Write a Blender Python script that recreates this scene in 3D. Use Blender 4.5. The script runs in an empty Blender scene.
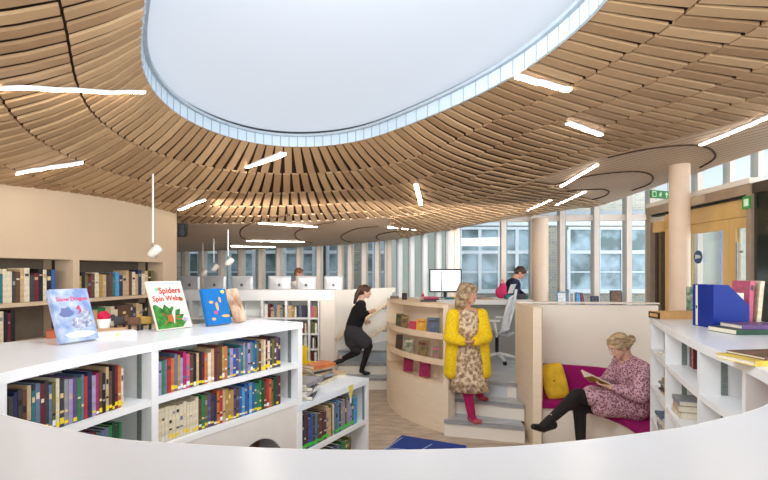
import bpy, math, random
from mathutils import Vector, Matrix
random.seed(7)
scene = bpy.context.scene
# ------------------------------------------------------------------ camera, world, lights, exposure
F, HZ, CZ = 480.0, 272.0, 1.85          # focal length in px, horizon row, camera height
cam_d = bpy.data.cameras.new('camera'); cam = bpy.data.objects.new('camera', cam_d)
scene.collection.objects.link(cam); scene.camera = cam
cam_d.sensor_width = 36; cam_d.lens = 36 * F / 768; cam_d.shift_y = (HZ - 240) / 768
cam_d.clip_start = .05; cam_d.clip_end = 200
cam.location = (0, 0, CZ); cam.rotation_euler = (math.pi / 2, 0, 0)
w = bpy.data.worlds.new('world'); scene.world = w; w.use_nodes = True
bg = w.node_tree.nodes['Background']; bg.inputs[0].default_value = (.86, .93, 1, 1); bg.inputs[1].default_value = 4.0
vs = scene.view_settings
vs.view_transform = 'Standard'; vs.look = 'None'; vs.gamma = 1; vs.use_curve_mapping = False; vs.exposure = 0.13
def area(name, loc, target, sx, sy, power, col):
    l = bpy.data.lights.new(name, 'AREA'); l.shape = 'RECTANGLE'; l.size = sx; l.size_y = sy; l.energy = power; l.color = col
    o = bpy.data.objects.new(name, l); scene.collection.objects.link(o); o.location = loc
    o.rotation_euler = (Vector(target) - Vector(loc)).to_track_quat('-Z', 'Y').to_euler(); return o
area('skylight_daylight', (-.1, 1.9, 3.16), (.9, 6.0, 0), 1.5, .9, 58, (.88, .94, 1))
area('front_fill', (.8, -1.75, 1.95), (.6, 6, 1.2), 7.5, 1.5, 215, (.88, .94, 1))  # unseen fill lamp added behind the camera to brighten surfaces facing it
da = area('far_room_fill', (.2, 6.0, 2.60), (-.5, 9.5, 2.15), 4.5, .2, 30, (1, .96, .91)); da.data.spread = math.radians(70)  # added fill lamp, turned away from the camera to lift the far room
area('warm_wall_fill', (-3.0, .6, 2.25), (-1.9, 5.0, 1.9), .9, .6, 17, (1, .83, .62))  # added warm fill lamp, out of view, tinting the left wall

# ------------------------------------------------------------------ helpers
col = scene.collection
def lin(c): return tuple(((v/255)/12.92 if v/255 <= .04045 else ((v/255+.055)/1.055)**2.4) for v in c)
MATS = {}
def mat(name, rgb, rough=.6, metal=0, var=.06, scale=12, emit=0, bump=0, rgb2=None, kind='noise', stretch=(1,1,1), spec=.4, contrast=(.35,.65), island=False):
    if name in MATS: return MATS[name]
    m = bpy.data.materials.new(name); m.use_nodes = True; nt = m.node_tree; N = nt.nodes; Lk = nt.links
    b = N['Principled BSDF']; b.inputs['Roughness'].default_value = rough; b.inputs['Metallic'].default_value = metal
    b.inputs['Specular IOR Level'].default_value = spec
    c = lin(rgb); c1 = tuple(v*(1-var) for v in c); c2 = lin(rgb2) if rgb2 else tuple(min(1, v*(1+var)) for v in c)
    if rgb2: c1 = c
    tc = N.new('ShaderNodeTexCoord'); mp = N.new('ShaderNodeMapping'); mp.inputs['Scale'].default_value = stretch
    Lk.new(tc.outputs['Object'], mp.inputs[0])
    if kind == 'voronoi': t = N.new('ShaderNodeTexVoronoi'); out = t.outputs['Distance']
    else: t = N.new('ShaderNodeTexNoise'); t.inputs['Detail'].default_value = 4; out = t.outputs[0]
    t.inputs['Scale'].default_value = scale; Lk.new(mp.outputs[0], t.inputs['Vector'])
    if island:
        g = N.new('ShaderNodeNewGeometry'); mx = N.new('ShaderNodeMath'); mx.operation = 'MULTIPLY_ADD'
        mx.inputs[1].default_value = .35; Lk.new(out, mx.inputs[0]); 
        m2 = N.new('ShaderNodeMath'); m2.operation = 'MULTIPLY'; m2.inputs[1].default_value = .65
        Lk.new(g.outputs['Random Per Island'], m2.inputs[0]); Lk.new(m2.outputs[0], mx.inputs[2]); out = mx.outputs[0]
    r = N.new('ShaderNodeValToRGB'); r.color_ramp.elements[0].position = contrast[0]; r.color_ramp.elements[1].position = contrast[1]
    r.color_ramp.elements[0].color = (*c1, 1); r.color_ramp.elements[1].color = (*c2, 1)
    Lk.new(out, r.inputs[0]); Lk.new(r.outputs[0], b.inputs['Base Color'])
    if emit:
        b.inputs['Emission Color'].default_value = (*c, 1); b.inputs['Emission Strength'].default_value = emit
    if bump:
        bp = N.new('ShaderNodeBump'); bp.inputs['Strength'].default_value = bump; bp.inputs['Distance'].default_value = .01
        Lk.new(t.outputs[0], bp.inputs['Height']); Lk.new(bp.outputs[0], b.inputs['Normal'])
    MATS[name] = m; return m
def glass_mat(name, tint=(.95,.98,.985), refl=.0):
    m = bpy.data.materials.new(name); m.use_nodes = True; nt = m.node_tree; N = nt.nodes; Lk = nt.links
    N.remove(N['Principled BSDF']); o = N['Material Output']
    t = N.new('ShaderNodeBsdfTransparent'); t.inputs[0].default_value = (*tint, 1)
    g = N.new('ShaderNodeBsdfGlossy'); g.inputs['Roughness'].default_value = .04
    fr = N.new('ShaderNodeFresnel'); fr.inputs[0].default_value = 1.45
    ma = N.new('ShaderNodeMath'); ma.operation = 'MULTIPLY_ADD'; ma.inputs[1].default_value = .3; ma.inputs[2].default_value = refl*.3
    Lk.new(fr.outputs[0], ma.inputs[0]); x = N.new('ShaderNodeMixShader'); Lk.new(ma.outputs[0], x.inputs[0])
    Lk.new(t.outputs[0], x.inputs[1]); Lk.new(g.outputs[0], x.inputs[2]); Lk.new(x.outputs[0], o.inputs[0]); return m

class MB:
    def __init__(s): s.v = []; s.f = []; s.m = []; s.sm = []
    def add(s, vs_, fs, mi=0, smooth=False):
        o = len(s.v); s.v += [tuple(v) for v in vs_]; s.f += [tuple(i+o for i in f) for f in fs]; s.m += [mi]*len(fs); s.sm += [smooth]*len(fs)
    def box(s, x0, x1, y0, y1, z0, z1, mi=0, M=None):
        v = [Vector((x, y, z)) for z in (z0, z1) for x, y in ((x0,y0),(x1,y0),(x1,y1),(x0,y1))]
        if M is not None: v = [M @ p for p in v]
        s.add(v, [(3,2,1,0),(4,5,6,7),(0,1,5,4),(1,2,6,5),(2,3,7,6),(3,0,4,7)], mi)
    def obox(s, a, b, wd, z0, z1, mi=0):      # box whose centre line runs a->b in plan
        a, b = Vector(a[:2]), Vector(b[:2]); t = (b-a).normalized(); n = Vector((-t.y, t.x))*wd/2
        s.prism([a-n, b-n, b+n, a+n], z0, z1, mi)
    def prism(s, poly, z0, z1, mi=0):
        n = len(poly); ar = sum(poly[i][0]*poly[(i+1)%n][1]-poly[(i+1)%n][0]*poly[i][1] for i in range(n))
        if ar < 0: poly = poly[::-1]
        v = [(p[0],p[1],z0) for p in poly]+[(p[0],p[1],z1) for p in poly]
        s.add(v, [tuple(range(n-1,-1,-1)), tuple(range(n,2*n))]+[(i,(i+1)%n,n+(i+1)%n,n+i) for i in range(n)], mi)
    def vprism(s, poly, O, U, V, th, mi=0):   # polygon (u,v) in plane O+uU+vV, extruded by vector th
        O,U,V,th = Vector(O),Vector(U),Vector(V),Vector(th); n=len(poly)
        v=[O+U*p[0]+V*p[1] for p in poly]; v+= [q+th for q in v]
        s.add(v,[tuple(range(n-1,-1,-1)), tuple(range(n,2*n))]+[(i,(i+1)%n,n+(i+1)%n,n+i) for i in range(n)], mi)
    def tube(s, pts, r, seg=8, mi=0, closed=False):
        pts = [Vector(p) for p in pts]; rs = r if isinstance(r, (list, tuple)) else [r]*len(pts); rings = []
        up0 = None
        for i, p in enumerate(pts):
            t = (pts[min(i+1, len(pts)-1)] - pts[max(i-1, 0)]).normalized()
            if up0 is None:
                up0 = Vector((0,0,1)) if abs(t.z) < .9 else Vector((1,0,0))
            sd = t.cross(up0).normalized(); u = sd.cross(t).normalized(); up0 = u
            rings.append([p + (sd*math.cos(2*math.pi*k/seg) + u*math.sin(2*math.pi*k/seg))*rs[i] for k in range(seg)])
        s.loft(rings, mi)
    def loft(s, rings, mi=0, cap=True, smooth=True, closed=True):
        n = len(rings[0]); v = [p for r in rings for p in r]; f = []
        for i in range(len(rings)-1):
            for k in range(n if closed else n-1):
                f.append((i*n+k, i*n+(k+1)%n, (i+1)*n+(k+1)%n, (i+1)*n+k))
        s.add(v, f, mi, smooth)
        if cap:
            s.add(rings[0], [tuple(range(n-1,-1,-1))], mi); s.add(rings[-1], [tuple(range(n))], mi)
    def ell(s, c, r, M=None, seg=20, rg=12, mi=0):
        c = Vector(c); rings = []
        for i in range(rg+1):
            a = -math.pi/2 + math.pi*(i/rg*.98+.01); ring = []
            for k in range(seg):
                b = 2*math.pi*k/seg; p = Vector((r[0]*math.cos(a)*math.cos(b), r[1]*math.cos(a)*math.sin(b), r[2]*math.sin(a)))
                if M is not None: p = M @ p
                ring.append(c+p)
            rings.append(ring)
        s.loft(rings, mi)
    def cap(s, a, b, ra, rb, seg=14, mi=0):   # capsule with tapering radius
        a, b = Vector(a), Vector(b); t = (b-a).normalized(); up = Vector((0,0,1)) if abs(t.z) < .9 else Vector((1,0,0))
        sd = t.cross(up).normalized(); u = sd.cross(t); rings = []
        for i in range(6):
            q = math.pi/2*(1-i/6)*.98; rings.append((a - t*ra*math.sin(q), ra*math.cos(q)))
        for i in range(6): 
            k=(i)/5; rings.append((a.lerp(b,k), ra+(rb-ra)*k))
        for i in range(1,7):
            q = math.pi/2*(i/6)*.98; rings.append((b + t*rb*math.sin(q), rb*math.cos(q)))
        s.loft([[c+(sd*math.cos(2*math.pi*k/seg)+u*math.sin(2*math.pi*k/seg))*r for k in range(seg)] for c, r in rings], mi)
    def chain(s, pts, rs, **k):
        for i in range(len(pts)-1): s.cap(pts[i], pts[i+1], rs[i], rs[i+1], **k)
    def build(s, name, mats, parent=None, loc=None, rotz=0, bevel=0):
        me = bpy.data.meshes.new(name); me.from_pydata(s.v, [], s.f); 
        for m in (mats if isinstance(mats, (list, tuple)) else [mats]): me.materials.append(m)
        me.polygons.foreach_set('material_index', s.m); me.polygons.foreach_set('use_smooth', s.sm); me.update()
        o = bpy.data.objects.new(name, me); col.objects.link(o)
        if parent: o.parent = parent
        if loc is not None: o.location = loc; o.rotation_euler[2] = rotz
        if bevel:
            b = o.modifiers.new('b', 'BEVEL'); b.width = bevel; b.segments = 2; b.limit_method = 'ANGLE'
        return o
def tag(o, label, cat, group=None, kind=None):
    if kind: o['kind'] = kind
    if label: o['label'] = label
    if cat: o['category'] = cat
    if group: o['group'] = group
    return o
def thing(name, label, cat, loc=(0,0,0), rotz=0, group=None):
    o = bpy.data.objects.new(name, None); col.objects.link(o); o.location = loc; o.rotation_euler[2] = rotz; o.empty_display_size = .05
    return tag(o, label, cat, group)
def struct(o): o['kind'] = 'structure'; return o
def W(px, py, Y): return Vector(((px-384)*Y/F, Y, CZ-(py-HZ)*Y/F))
def on_z(px, py, z): Y = (CZ-z)*F/(py-HZ); return Vector(((px-384)*Y/F, Y, z))
def remesh(mb, name, mats, parent, voxel=.009, smooth=4, matfn=None):
    o = mb.build('tmp', mats); o.parent = None
    r = o.modifiers.new('r', 'REMESH'); r.mode = 'VOXEL'; r.voxel_size = voxel; r.use_smooth_shade = True
    s_ = o.modifiers.new('s', 'SMOOTH'); s_.factor = .5; s_.iterations = smooth
    bpy.context.view_layer.update()
    ev = o.evaluated_get(bpy.context.evaluated_depsgraph_get()); me = bpy.data.meshes.new_from_object(ev)
    me.materials.clear()
    for m in (mats if isinstance(mats, (list, tuple)) else [mats]): me.materials.append(m)
    me.name = name; bpy.data.objects.remove(o, do_unlink=True)
    for p in me.polygons:
        p.use_smooth = True; p.material_index = matfn(p.center) if matfn else 0
    o = bpy.data.objects.new(name, me); col.objects.link(o); o.parent = parent
    if parent: o.matrix_parent_inverse = Matrix.Translation(-parent.location) if not parent.rotation_euler[2] else parent.matrix_world.inverted()
    return o
def text(body, size, M, m, parent, name='title', depth=.0008):
    c = bpy.data.curves.new(name, 'FONT'); c.body = body; c.size = size; c.extrude = depth; c.align_x = 'CENTER'; c.resolution_u = 2; c.offset = size*.022
    t = bpy.data.objects.new('tmp', c); col.objects.link(t); bpy.context.view_layer.update()
    me = bpy.data.meshes.new_from_object(t.evaluated_get(bpy.context.evaluated_depsgraph_get()))
    bpy.data.objects.remove(t, do_unlink=True); me.transform(M); me.materials.clear(); me.materials.append(m)
    o = bpy.data.objects.new(name, me); col.objects.link(o); o.parent = parent; return o
ONES = 'first second third fourth fifth sixth seventh eighth ninth tenth eleventh twelfth thirteenth fourteenth fifteenth sixteenth seventeenth eighteenth nineteenth'.split()
TENS = {2:'twent', 3:'thirt', 4:'fort', 5:'fift', 6:'sixt', 7:'sevent'}
def ordw(n):
    if n < 20: return ONES[n-1]
    t, u = divmod(n, 10); return TENS[t]+('ieth' if u == 0 else 'y-'+ONES[u-1])
def catmull(P, n=12, closed=False):
    P = [Vector(p) for p in P]; out = []; m = len(P)
    for i in range(m if closed else m-1):
        if closed: a,b,c,d = P[i-1],P[i],P[(i+1)%m],P[(i+2)%m]
        else: a,b,c,d = P[max(i-1,0)],P[i],P[i+1],P[min(i+2,m-1)]
        for k in range(n):
            t = k/n; out.append(.5*((2*b)+(c-a)*t+(2*a-5*b+4*c-d)*t*t+(3*b-a-3*c+d)*t**3))
    if not closed: out.append(P[-1])
    return out
class Path:
    def __init__(s, pts):
        s.p = [Vector(q) for q in pts]; s.L = [0]
        for i in range(1, len(s.p)): s.L.append(s.L[-1]+(s.p[i]-s.p[i-1]).length)
        s.len = s.L[-1]
    def at(s, d):
        d = max(0, min(s.len-1e-6, d)); i = 0; lo, hi = 0, len(s.L)-1
        while hi-lo > 1:
            m = (lo+hi)//2
            if s.L[m] <= d: lo = m
            else: hi = m
        k = (d-s.L[lo])/(s.L[lo+1]-s.L[lo]); p = s.p[lo].lerp(s.p[lo+1], k)
        a = s.p[max(lo-1,0)]; b = s.p[min(lo+2, len(s.p)-1)]; t = (b-a).normalized(); return p, t, Vector((t.y, -t.x))
    def s_px(s, px, lo, hi):          # arclength where the path crosses image column px
        f = lambda d: (lambda q: 384+F*q.x/q.y-px)(s.at(d)[0])
        a, b = f(lo), f(hi)
        for _ in range(40):
            m = (lo+hi)/2; c = f(m)
            if (c > 0) == (a > 0): lo = m
            else: hi = m
        return (lo+hi)/2
    def strip(s, mb, s0, s1, o0, o1, z0, z1, mi=0, step=.04):
        n = max(2, int((s1-s0)/step)+1); rings = []
        for i in range(n+1):
            d = s0+(s1-s0)*i/n; p, t, nn = s.at(d)
            a = o0(d) if callable(o0) else o0; b = o1(d) if callable(o1) else o1
            A, B = p+nn*a, p+nn*b; rings.append([(A.x,A.y,z0),(B.x,B.y,z0),(B.x,B.y,z1),(A.x,A.y,z1)])
        mb.loft(rings, mi, smooth=False)
# ------------------------------------------------------------------ materials
lampf = mat('far_light_diffuser', (255,244,228), .5, emit=36)
white = mat('white_laminate', (240,240,240), .45, var=.015, scale=3)
cream = mat('cream_plaster', (247,238,225), .7, var=.02, scale=2)
tan = mat('warm_beige_plaster', (200,176,148), .75, var=.03, scale=1.5)
wood = mat('pale_birch', (242,222,196), .5, var=.03, scale=6, stretch=(1,1,8))
wood_edge = mat('birch_edge', (238,212,180), .5, var=.06, scale=9)
slat = mat('ceiling_oak', (162,127,91), .62, rgb2=(202,166,125), scale=4, island=True, contrast=(.1,.9))
slat_back = mat('ceiling_backing', (78,56,40), .9, var=.1)
steel = mat('brushed_metal', (150,150,150), .35, .5, var=.1)
grey = mat('grey_paint', (150,152,155), .6)
black = mat('black_plastic', (24,24,26), .5, var=.2)
dark = mat('dark_bronze', (72,60,52), .4, .3, var=.1)
paper = mat('page_paper', (232,224,204), .8, var=.05, scale=60)
yellow_s = mat('yellow_sticker', (236,208,40), .5); white_s = mat('white_sticker', (228,230,228), .5); green_s = mat('green_sticker', (72,200,60), .5)
lampm = mat('light_diffuser', (255,244,228), .5, emit=26)
glass = glass_mat('window_glass')
gold = mat('title_gold', (222,196,140), .5)
COL = {'black':(30,28,32),'charcoal':(62,60,66),'navy':(34,44,84),'blue':(38,88,160),'sky blue':(70,150,206),'teal':(28,116,126),'slate blue':(92,112,142),
 'dark green':(28,72,52),'green':(42,128,70),'olive':(104,104,52),'cream':(220,206,176),'tan':(196,164,122),'brown':(98,66,46),'maroon':(108,30,44),
 'red':(182,42,44),'orange':(206,104,46),'pink':(206,84,120),'magenta':(170,32,96),'purple':(98,66,126),'lilac':(158,142,186),'grey':(140,142,146),'white':(226,224,220),'yellow':(222,188,56),'gold':(176,140,66)}
def cmat(n):
    c = COL[n]; g = sum(c)/3; return mat('cover_'+n.replace(' ', '_'), tuple(v*.86+g*.14 for v in c), .42, var=.16, scale=30)
# ================================================================== CEILING
OC = [(-1.175,2.38),(-1.43,2.83),(-1.66,3.35),(-1.76,3.95),(-1.68,4.5),(-1.42,4.95),(-1.05,5.15),(-.62,5.12),(-.2,4.88),(.17,4.45),(.58,3.86),(.89,3.28),(1.05,2.75),(1.09,2.3),(.98,1.75),(.65,1.25),(.15,1.0),(-.4,1.15),(-.85,1.75)]
oc = catmull(OC, 14, True)[::-1]           # reversed: clockwise, so that the right-hand normal ... is fixed below
def poly_area(P): return sum(P[i].x*P[(i+1)%len(P)].y-P[(i+1)%len(P)].x*P[i].y for i in range(len(P)))
if poly_area(oc) < 0: oc = oc[::-1]
for _ in range(40): oc = [(oc[i-1]+oc[i]*2+oc[(i+1)%len(oc)])/4 for i in range(len(oc))]
#        # counter-clockwise: outward normal = (ty,-tx)
NO = len(oc)
on = []
for i in range(NO):
    t = (oc[(i+9)%NO]-oc[i-9]).normalized(); on.append(Vector((t.y, -t.x)))
CC = Vector((-.3, 3.0)); ZO = 3.2
KEYS = [(-20,3.05,.9),(0,3.06,.9),(44,3.05,.9),(56,2.9,.95),(68,2.62,1.05),(80,2.52,1.15),(100,2.47,1.15),(122,2.34,.9),(150,2.3,.85),(180,2.32,.85),(215,2.5,.9),(255,2.75,1.0),(300,3.0,1.0),(340,3.05,.9),(360,3.06,.9)]
def key(a):
    a = a % 360
    if a > 340: a -= 360
    for i in range(len(KEYS)-1):
        k0, k1 = KEYS[i], KEYS[i+1]
        if k0[0] <= a <= k1[0]:
            t = (a-k0[0])/(k1[0]-k0[0]); t = t*t*(3-2*t); return k0[1]+(k1[1]-k0[1])*t, k0[2]+(k1[2]-k0[2])*t
    return 3.06, .9
ZT = []
for a_ in range(360):
    sw = sz = sl = 0
    for o_a in range(-36, 37, 3):
        g_ = math.exp(-o_a*o_a/(2*12*12)); k_ = key((a_+o_a) % 360); sw += g_; sz += g_*k_[0]; sl += g_*k_[1]
    ZT.append((sz/sw, sl/sw))
def keyf(a):
    a %= 360; i = int(a); f = a-i; p, q = ZT[i], ZT[(i+1) % 360]; return p[0]+(q[0]-p[0])*f, p[1]+(q[1]-p[1])*f
def zc(x, y, d=None):
    if d is None: d = min((Vector((x,y))-q).length for q in oc[::3])
    zl, L = keyf(math.degrees(math.atan2(y-CC.y, x-CC.x))); return zl+(ZO-zl)*math.exp(-d/L)
def hit_ceiling(px, py):
    Y = .6
    while Y < 16:
        p = W(px, py, Y)
        if p.z >= zc(p.x, p.y): return p
        Y += .02
    return W(px, py, 16)
def ring_d(u, k):      # horizontal distance of ring k at oculus index u
    n = on[u]; return k*(.375+.045*n.x)
boards = MB(); K = 5; under = MB()
def edge_in(x, y): return x < 3.75 and y > -1.7
FAR = [(3.75,6.0),(3.5,7.7),(1.9,8.1),(.9,8.9),(.3,10),(-1.2,11.3),(-3.5,12.3),(-8,13)]
def far_y(x):
    if x >= 3.75: return 6
    for i in range(len(FAR)-1):
        (x0,y0),(x1,y1) = FAR[i], FAR[i+1]
        if x1 <= x <= x0: return y0+(y1-y0)*(x0-x)/(x0-x1)
    return 13
for k in range(12):
    mid = [oc[i]+on[i]*ring_d(i, k+.5) for i in range(NO)]
    L = [0]
    for i in range(NO): L.append(L[-1]+(mid[(i+1)%NO]-mid[i]).length)
    n = int(L[-1]/(.112 if k < K else .10)); pitch = L[-1]/n
    for j in range(n):
        d = (j+.5*(k%2)+.25)*L[-1]/n % L[-1]; lo, hi = 0, NO
        while hi-lo > 1:
            m_ = (lo+hi)//2
            if L[m_] <= d: lo = m_
            else: hi = m_
        fr = (d-L[lo])/(L[lo+1]-L[lo]); a, b = lo, (lo+1)%NO
        P = oc[a].lerp(oc[b], fr); Nn = on[a].lerp(on[b], fr).normalized(); dr = .375+.045*Nn.x
        d0, d1 = k*dr+.007, (k+1)*dr-.007
        A, B = P+Nn*d0, P+Nn*d1
        if not edge_in(B.x, B.y) or B.y < -.6: continue
        side = Vector((-Nn.y, Nn.x)); rr = random.uniform(-.001,.001)
        zs3 = [zc(A.x,A.y,d0), zc((A.x+B.x)/2,(A.y+B.y)/2,(d0+d1)/2), zc(B.x,B.y,d1)]
        def slat_(mb, wl, lo_z, th):
            mb.loft([[((q-side*wl).x,(q-side*wl).y,z_+lo_z+rr),((q+side*wl).x,(q+side*wl).y,z_+lo_z-rr),((q+side*wl).x,(q+side*wl).y,z_+lo_z+th),((q-side*wl).x,(q-side*wl).y,z_+lo_z+th)] for q, z_ in zip((A,(A+B)/2,B), zs3)], 0, smooth=False)
        if k < K: slat_(boards, pitch*.345, 0, .018)
        else:
            an = math.degrees(math.atan2(B.y-CC.y, B.x-CC.x))
            if not (50 < an < 84) or B.y > far_y(B.x)-.02: continue
            slat_(boards, pitch*.35, -.022, .012); slat_(under, pitch*.52, -.0095, .003)
struct(under.build('ceiling_underlay', slat_back))
struct(boards.build('ceiling', slat))
# outer soffit with fine battens, and the dark backing above all
def inside(x, y): return -7 < x < 3.75 and -1.7 < y < far_y(x)
def sheet(name, m, k0, lift, rows, full):
    V, Fc, UV = [], [], []
    idx = list(range(0, NO, 2)); n = len(idx)
    for c_, i in enumerate(idx):
        d0 = ring_d(i, k0); dm = d0+.02
        while dm < 12 and inside(*(oc[i]+on[i]*dm)): dm += .03
        for r in range(rows+1):
            t = r/rows; d = d0+(dm-d0)*t**1.4; q = oc[i]+on[i]*d; V.append((q.x, q.y, zc(q.x,q.y,d)+lift)); UV.append((c_*.1, d))
    for c_ in range(n):
        for r in range(rows):
            a = c_*(rows+1)+r; b = ((c_+1)%n)*(rows+1)+r; Fc.append((a, b, b+1, a+1))
    me = bpy.data.meshes.new(name); me.from_pydata(V, [], Fc); me.materials.append(m)
    uv = me.uv_layers.new(name='uv')
    for p in me.polygons:
        p.use_smooth = True
        for li in p.loop_indices:
            u_, v_ = UV[me.loops[li].vertex_index]; uv.data[li].uv = (u_, v_)
    o = bpy.data.objects.new(name, me); col.objects.link(o)
    so = o.modifiers.new('s', 'SOLIDIFY'); so.thickness = .02; so.offset = 1 if me.polygons[5].normal.z > 0 else -1
    return struct(o)
soff = mat('soffit_oak', (188,160,132), .6, rgb2=(214,188,160), scale=1.2, contrast=(.2,.8))
def batten_lines(m):
    nt = m.node_tree; N = nt.nodes; Lk = nt.links; b = N['Principled BSDF']; uvn = N.new('ShaderNodeUVMap'); sp = N.new('ShaderNodeSeparateXYZ'); Lk.new(uvn.outputs[0], sp.inputs[0])
    mu = N.new('ShaderNodeMath'); mu.operation = 'MULTIPLY'; mu.inputs[1].default_value = 11; Lk.new(sp.outputs[1], mu.inputs[0])
    fr = N.new('ShaderNodeMath'); fr.operation = 'FRACT'; Lk.new(mu.outputs[0], fr.inputs[0])
    gt = N.new('ShaderNodeMath'); gt.operation = 'LESS_THAN'; gt.inputs[1].default_value = .16; Lk.new(fr.outputs[0], gt.inputs[0])
    src = b.inputs['Base Color'].links[0].from_socket
    mx = N.new('ShaderNodeMix'); mx.data_type = 'RGBA'; Lk.new(gt.outputs[0], mx.inputs[0]); Lk.new(src, mx.inputs[6]); mx.inputs[7].default_value = (*lin((140,108,80)), 1)
    Lk.new(mx.outputs[2], b.inputs['Base Color'])
batten_lines(soff)
sheet('ceiling_soffit', soff, K, 0, 70, False)
sheet('ceiling_backing', slat_back, .06, .06, 60, True)
# the dark curved grooves that draw petals round the light bars
gm = MB()
for pts in ([(290,214),(262,219),(245,226),(240,232),(243,238),(255,241)], [(335,221),(310,226),(297,231),(295,236),(300,240),(312,242)], [(378,226),(358,228),(345,233),(341,237),(344,240),(352,242)],
            [(418,229),(395,231),(380,234),(376,237),(379,239)],
            [(608,157),(650,148),(690,144),(708,147),(715,153),(713,159),(700,167)], [(555,184),(590,175),(630,171),(648,173),(653,178),(648,184),(632,190)], [(530,203),(560,192),(590,189),(604,189),(609,192),(603,196),(592,199)], [(470,217),(500,208),(540,202)]):
    pp = catmull([hit_ceiling(*q) for q in pts], 5); pp = [Vector((p.x,p.y,zc(p.x,p.y)-.004)) for p in pp]
    gm.tube(pp, .011, 5)
gm.build('ceiling_trim', slat_back)['kind'] = 'structure'
# oculus: blue-grey upstand of small panels, a thin metal ring, opal skylight above
def oc_band(mb, z0, z1, o0, o1, mi=0, n0=0, n1=NO, gap=0):
    rings = []
    for i in range(n0, n1+1):
        q, nn = oc[i%NO], on[i%NO]; A, B = q+nn*o0, q+nn*o1; rings.append([(A.x,A.y,z0),(B.x,B.y,z0),(B.x,B.y,z1),(A.x,A.y,z1)])
    mb.loft(rings, mi, smooth=False)
up = MB()
oc_band(up, ZO-.005, ZO+.10, 0, .02)
for i in range(0, NO, 3): q_ = oc[i]; up.obox(q_-on[i]*.003, q_+on[i]*.002, .008, ZO-.005, ZO+.099, 1)
upm = mat('upstand_panel', (206,222,234), .35, var=.05, scale=2); struct(up.build('ceiling_upstand', [upm, mat('upstand_joint', (150,166,180), .5)]))
rg = MB(); oc_band(rg, ZO+.10, ZO+.125, -.03, .03); struct(rg.build('ceiling_ring', mat('ring_metal', (176,188,198), .4)))
sk = MB(); V = [(q.x,q.y) for q in [oc[i]+on[i]*.02 for i in range(0,NO,3)]]
rings = []
for t in (1,.9,.75,.55,.3,.02): rings.append([(CC.x+(x-CC.x)*t, CC.y+(y-CC.y)*t, ZO+.16+.5*(1-t*t)) for x,y in V])
sk.loft(rings, 0); skm = mat('opal_skylight', (206,217,231), .8, var=.01, emit=.69)
skm.node_tree.nodes['Principled BSDF'].inputs['Emission Color'].default_value = (*lin((216,228,242)),1)
for e_ in [n for n in skm.node_tree.nodes if n.type == 'VALTORGB']: e_.color_ramp.elements[0].color = e_.color_ramp.elements[1].color = (.25,.25,.26,1)
struct(sk.build('ceiling_skylight', skm))
rf = MB(); rf.box(-9,9,-1.8,13.8,4.15,4.3); struct(rf.build('roof', white))
rw = MB(); rw.box(-9,9,-2.05,-1.95,.51,4.15); rw.box(-9,-8.9,-1.9,13.8,.51,4.15); struct(rw.build('wall_rear', cream))  # unseen rear and side walls, added to block outdoor light entering the room
# light bars
for n_, (a, b, nm) in enumerate([((2,84.5),(144,90),'longest, meeting the skylight rim above the left wall'), ((16,171),(83,160),'second up the wall side, above the built-in shelves'),
    ((179,208.5),(205,198),'short, just above the end of the beige wall'), ((247,166),(283,152),'slanting, touching the skylight rim above the computers'),
    ((516,74),(570,88),'touching the skylight rim on the entrance side'), ((568,121),(601,133),'short, below the one at the skylight rim, entrance side'),
    ((416,183),(421,203),'short, pointing straight at the viewer above the desk'), ((561,185),(597,163),'slanting, in the largest petal of smooth ceiling'),
    ((701,143),(768,115),'long, on the smooth ceiling above the entrance doors'), ((259,222),(317,226),'long and thin, in the smooth petal above the computers'),
    ((247,240),(304,241),'thin, low over the far computers'), ((231,245.5),(275,246.5),'thinnest, farthest off above the computer bench'),
    ((388,226),(415,229),'short and thin, over the free-standing monitor'), ((528,209),(552,198),'short, beside the far round column'), ((557,203.5),(585,190.5),'slanting, in the small petal before the facade')]):
    pts = []
    for k in range(9):
        q = hit_ceiling(a[0]+(b[0]-a[0])*k/8, a[1]+(b[1]-a[1])*k/8); pts.append(Vector((q.x, q.y, zc(q.x,q.y))))
    A, B = pts[0], pts[-1]
    if n_ == 8: pts.append(B+(B-pts[-2])*1.5)
    wd = .013 if n_ in (0,9,10,11,12) else .021 if n_ in (4,5,6) else .017
    t = thing('linear_light', 'white ceiling light bar, '+nm, 'ceiling light', A, group='light bars in the timber ceiling')
    side = (B-A).cross(Vector((0,0,1))).normalized()
    def sweep(w_, z0, z1, nm_, mt):
        m = MB(); m.loft([[p-A+side*sx*w_+Vector((0,0,zz)) for sx, zz in ((-1,z0),(1,z0),(1,z1),(-1,z1))] for p in pts], smooth=False); m.build(nm_, mt, t)
    sweep(wd+.005, -.014, .0, 'housing', white); sweep(wd, -.021, -.0142, 'diffuser', lampf if n_ in (9,10,11,12,13,14) else lampm)
# ================================================================== FLOORS AND WALLS
fl = MB(); fl.box(-9,9,-2,14,-.1,0); struct(fl.build('floor', mat('mottled_floor', (176,158,140), .5, rgb2=(206,190,172), scale=5, stretch=(1,2.5,1), bump=.05)))
CX, CY, CR = 2.07, 7.0, 2.03
def drum(a, r): a = math.radians(a); return (CX+r*math.cos(a), CY+r*math.sin(a))
floor_up = mat('pale_vinyl', (176,184,194), .35, rgb2=(204,210,216), scale=3, stretch=(1,4,1))
fu = MB()
fu.prism([(-.78,8.15),(.35,8.15),(.35,14),(-.1,14)], 0, .51)
fu.prism([drum(a, CR-.06) for a in range(229,170,-6)]+[(.2,8.15),(.35,8.15),(.35,14),(1.6,14),(1.6,5.75),(.8,5.95)], 0, .51)
fu.prism([(1.6,5.95),(3.2,5.75),(3.2,14),(1.6,14)], 0, .51); fu.prism([(3.2,.4),(9,.4),(9,14),(3.2,14)], 0, .51)
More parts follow.
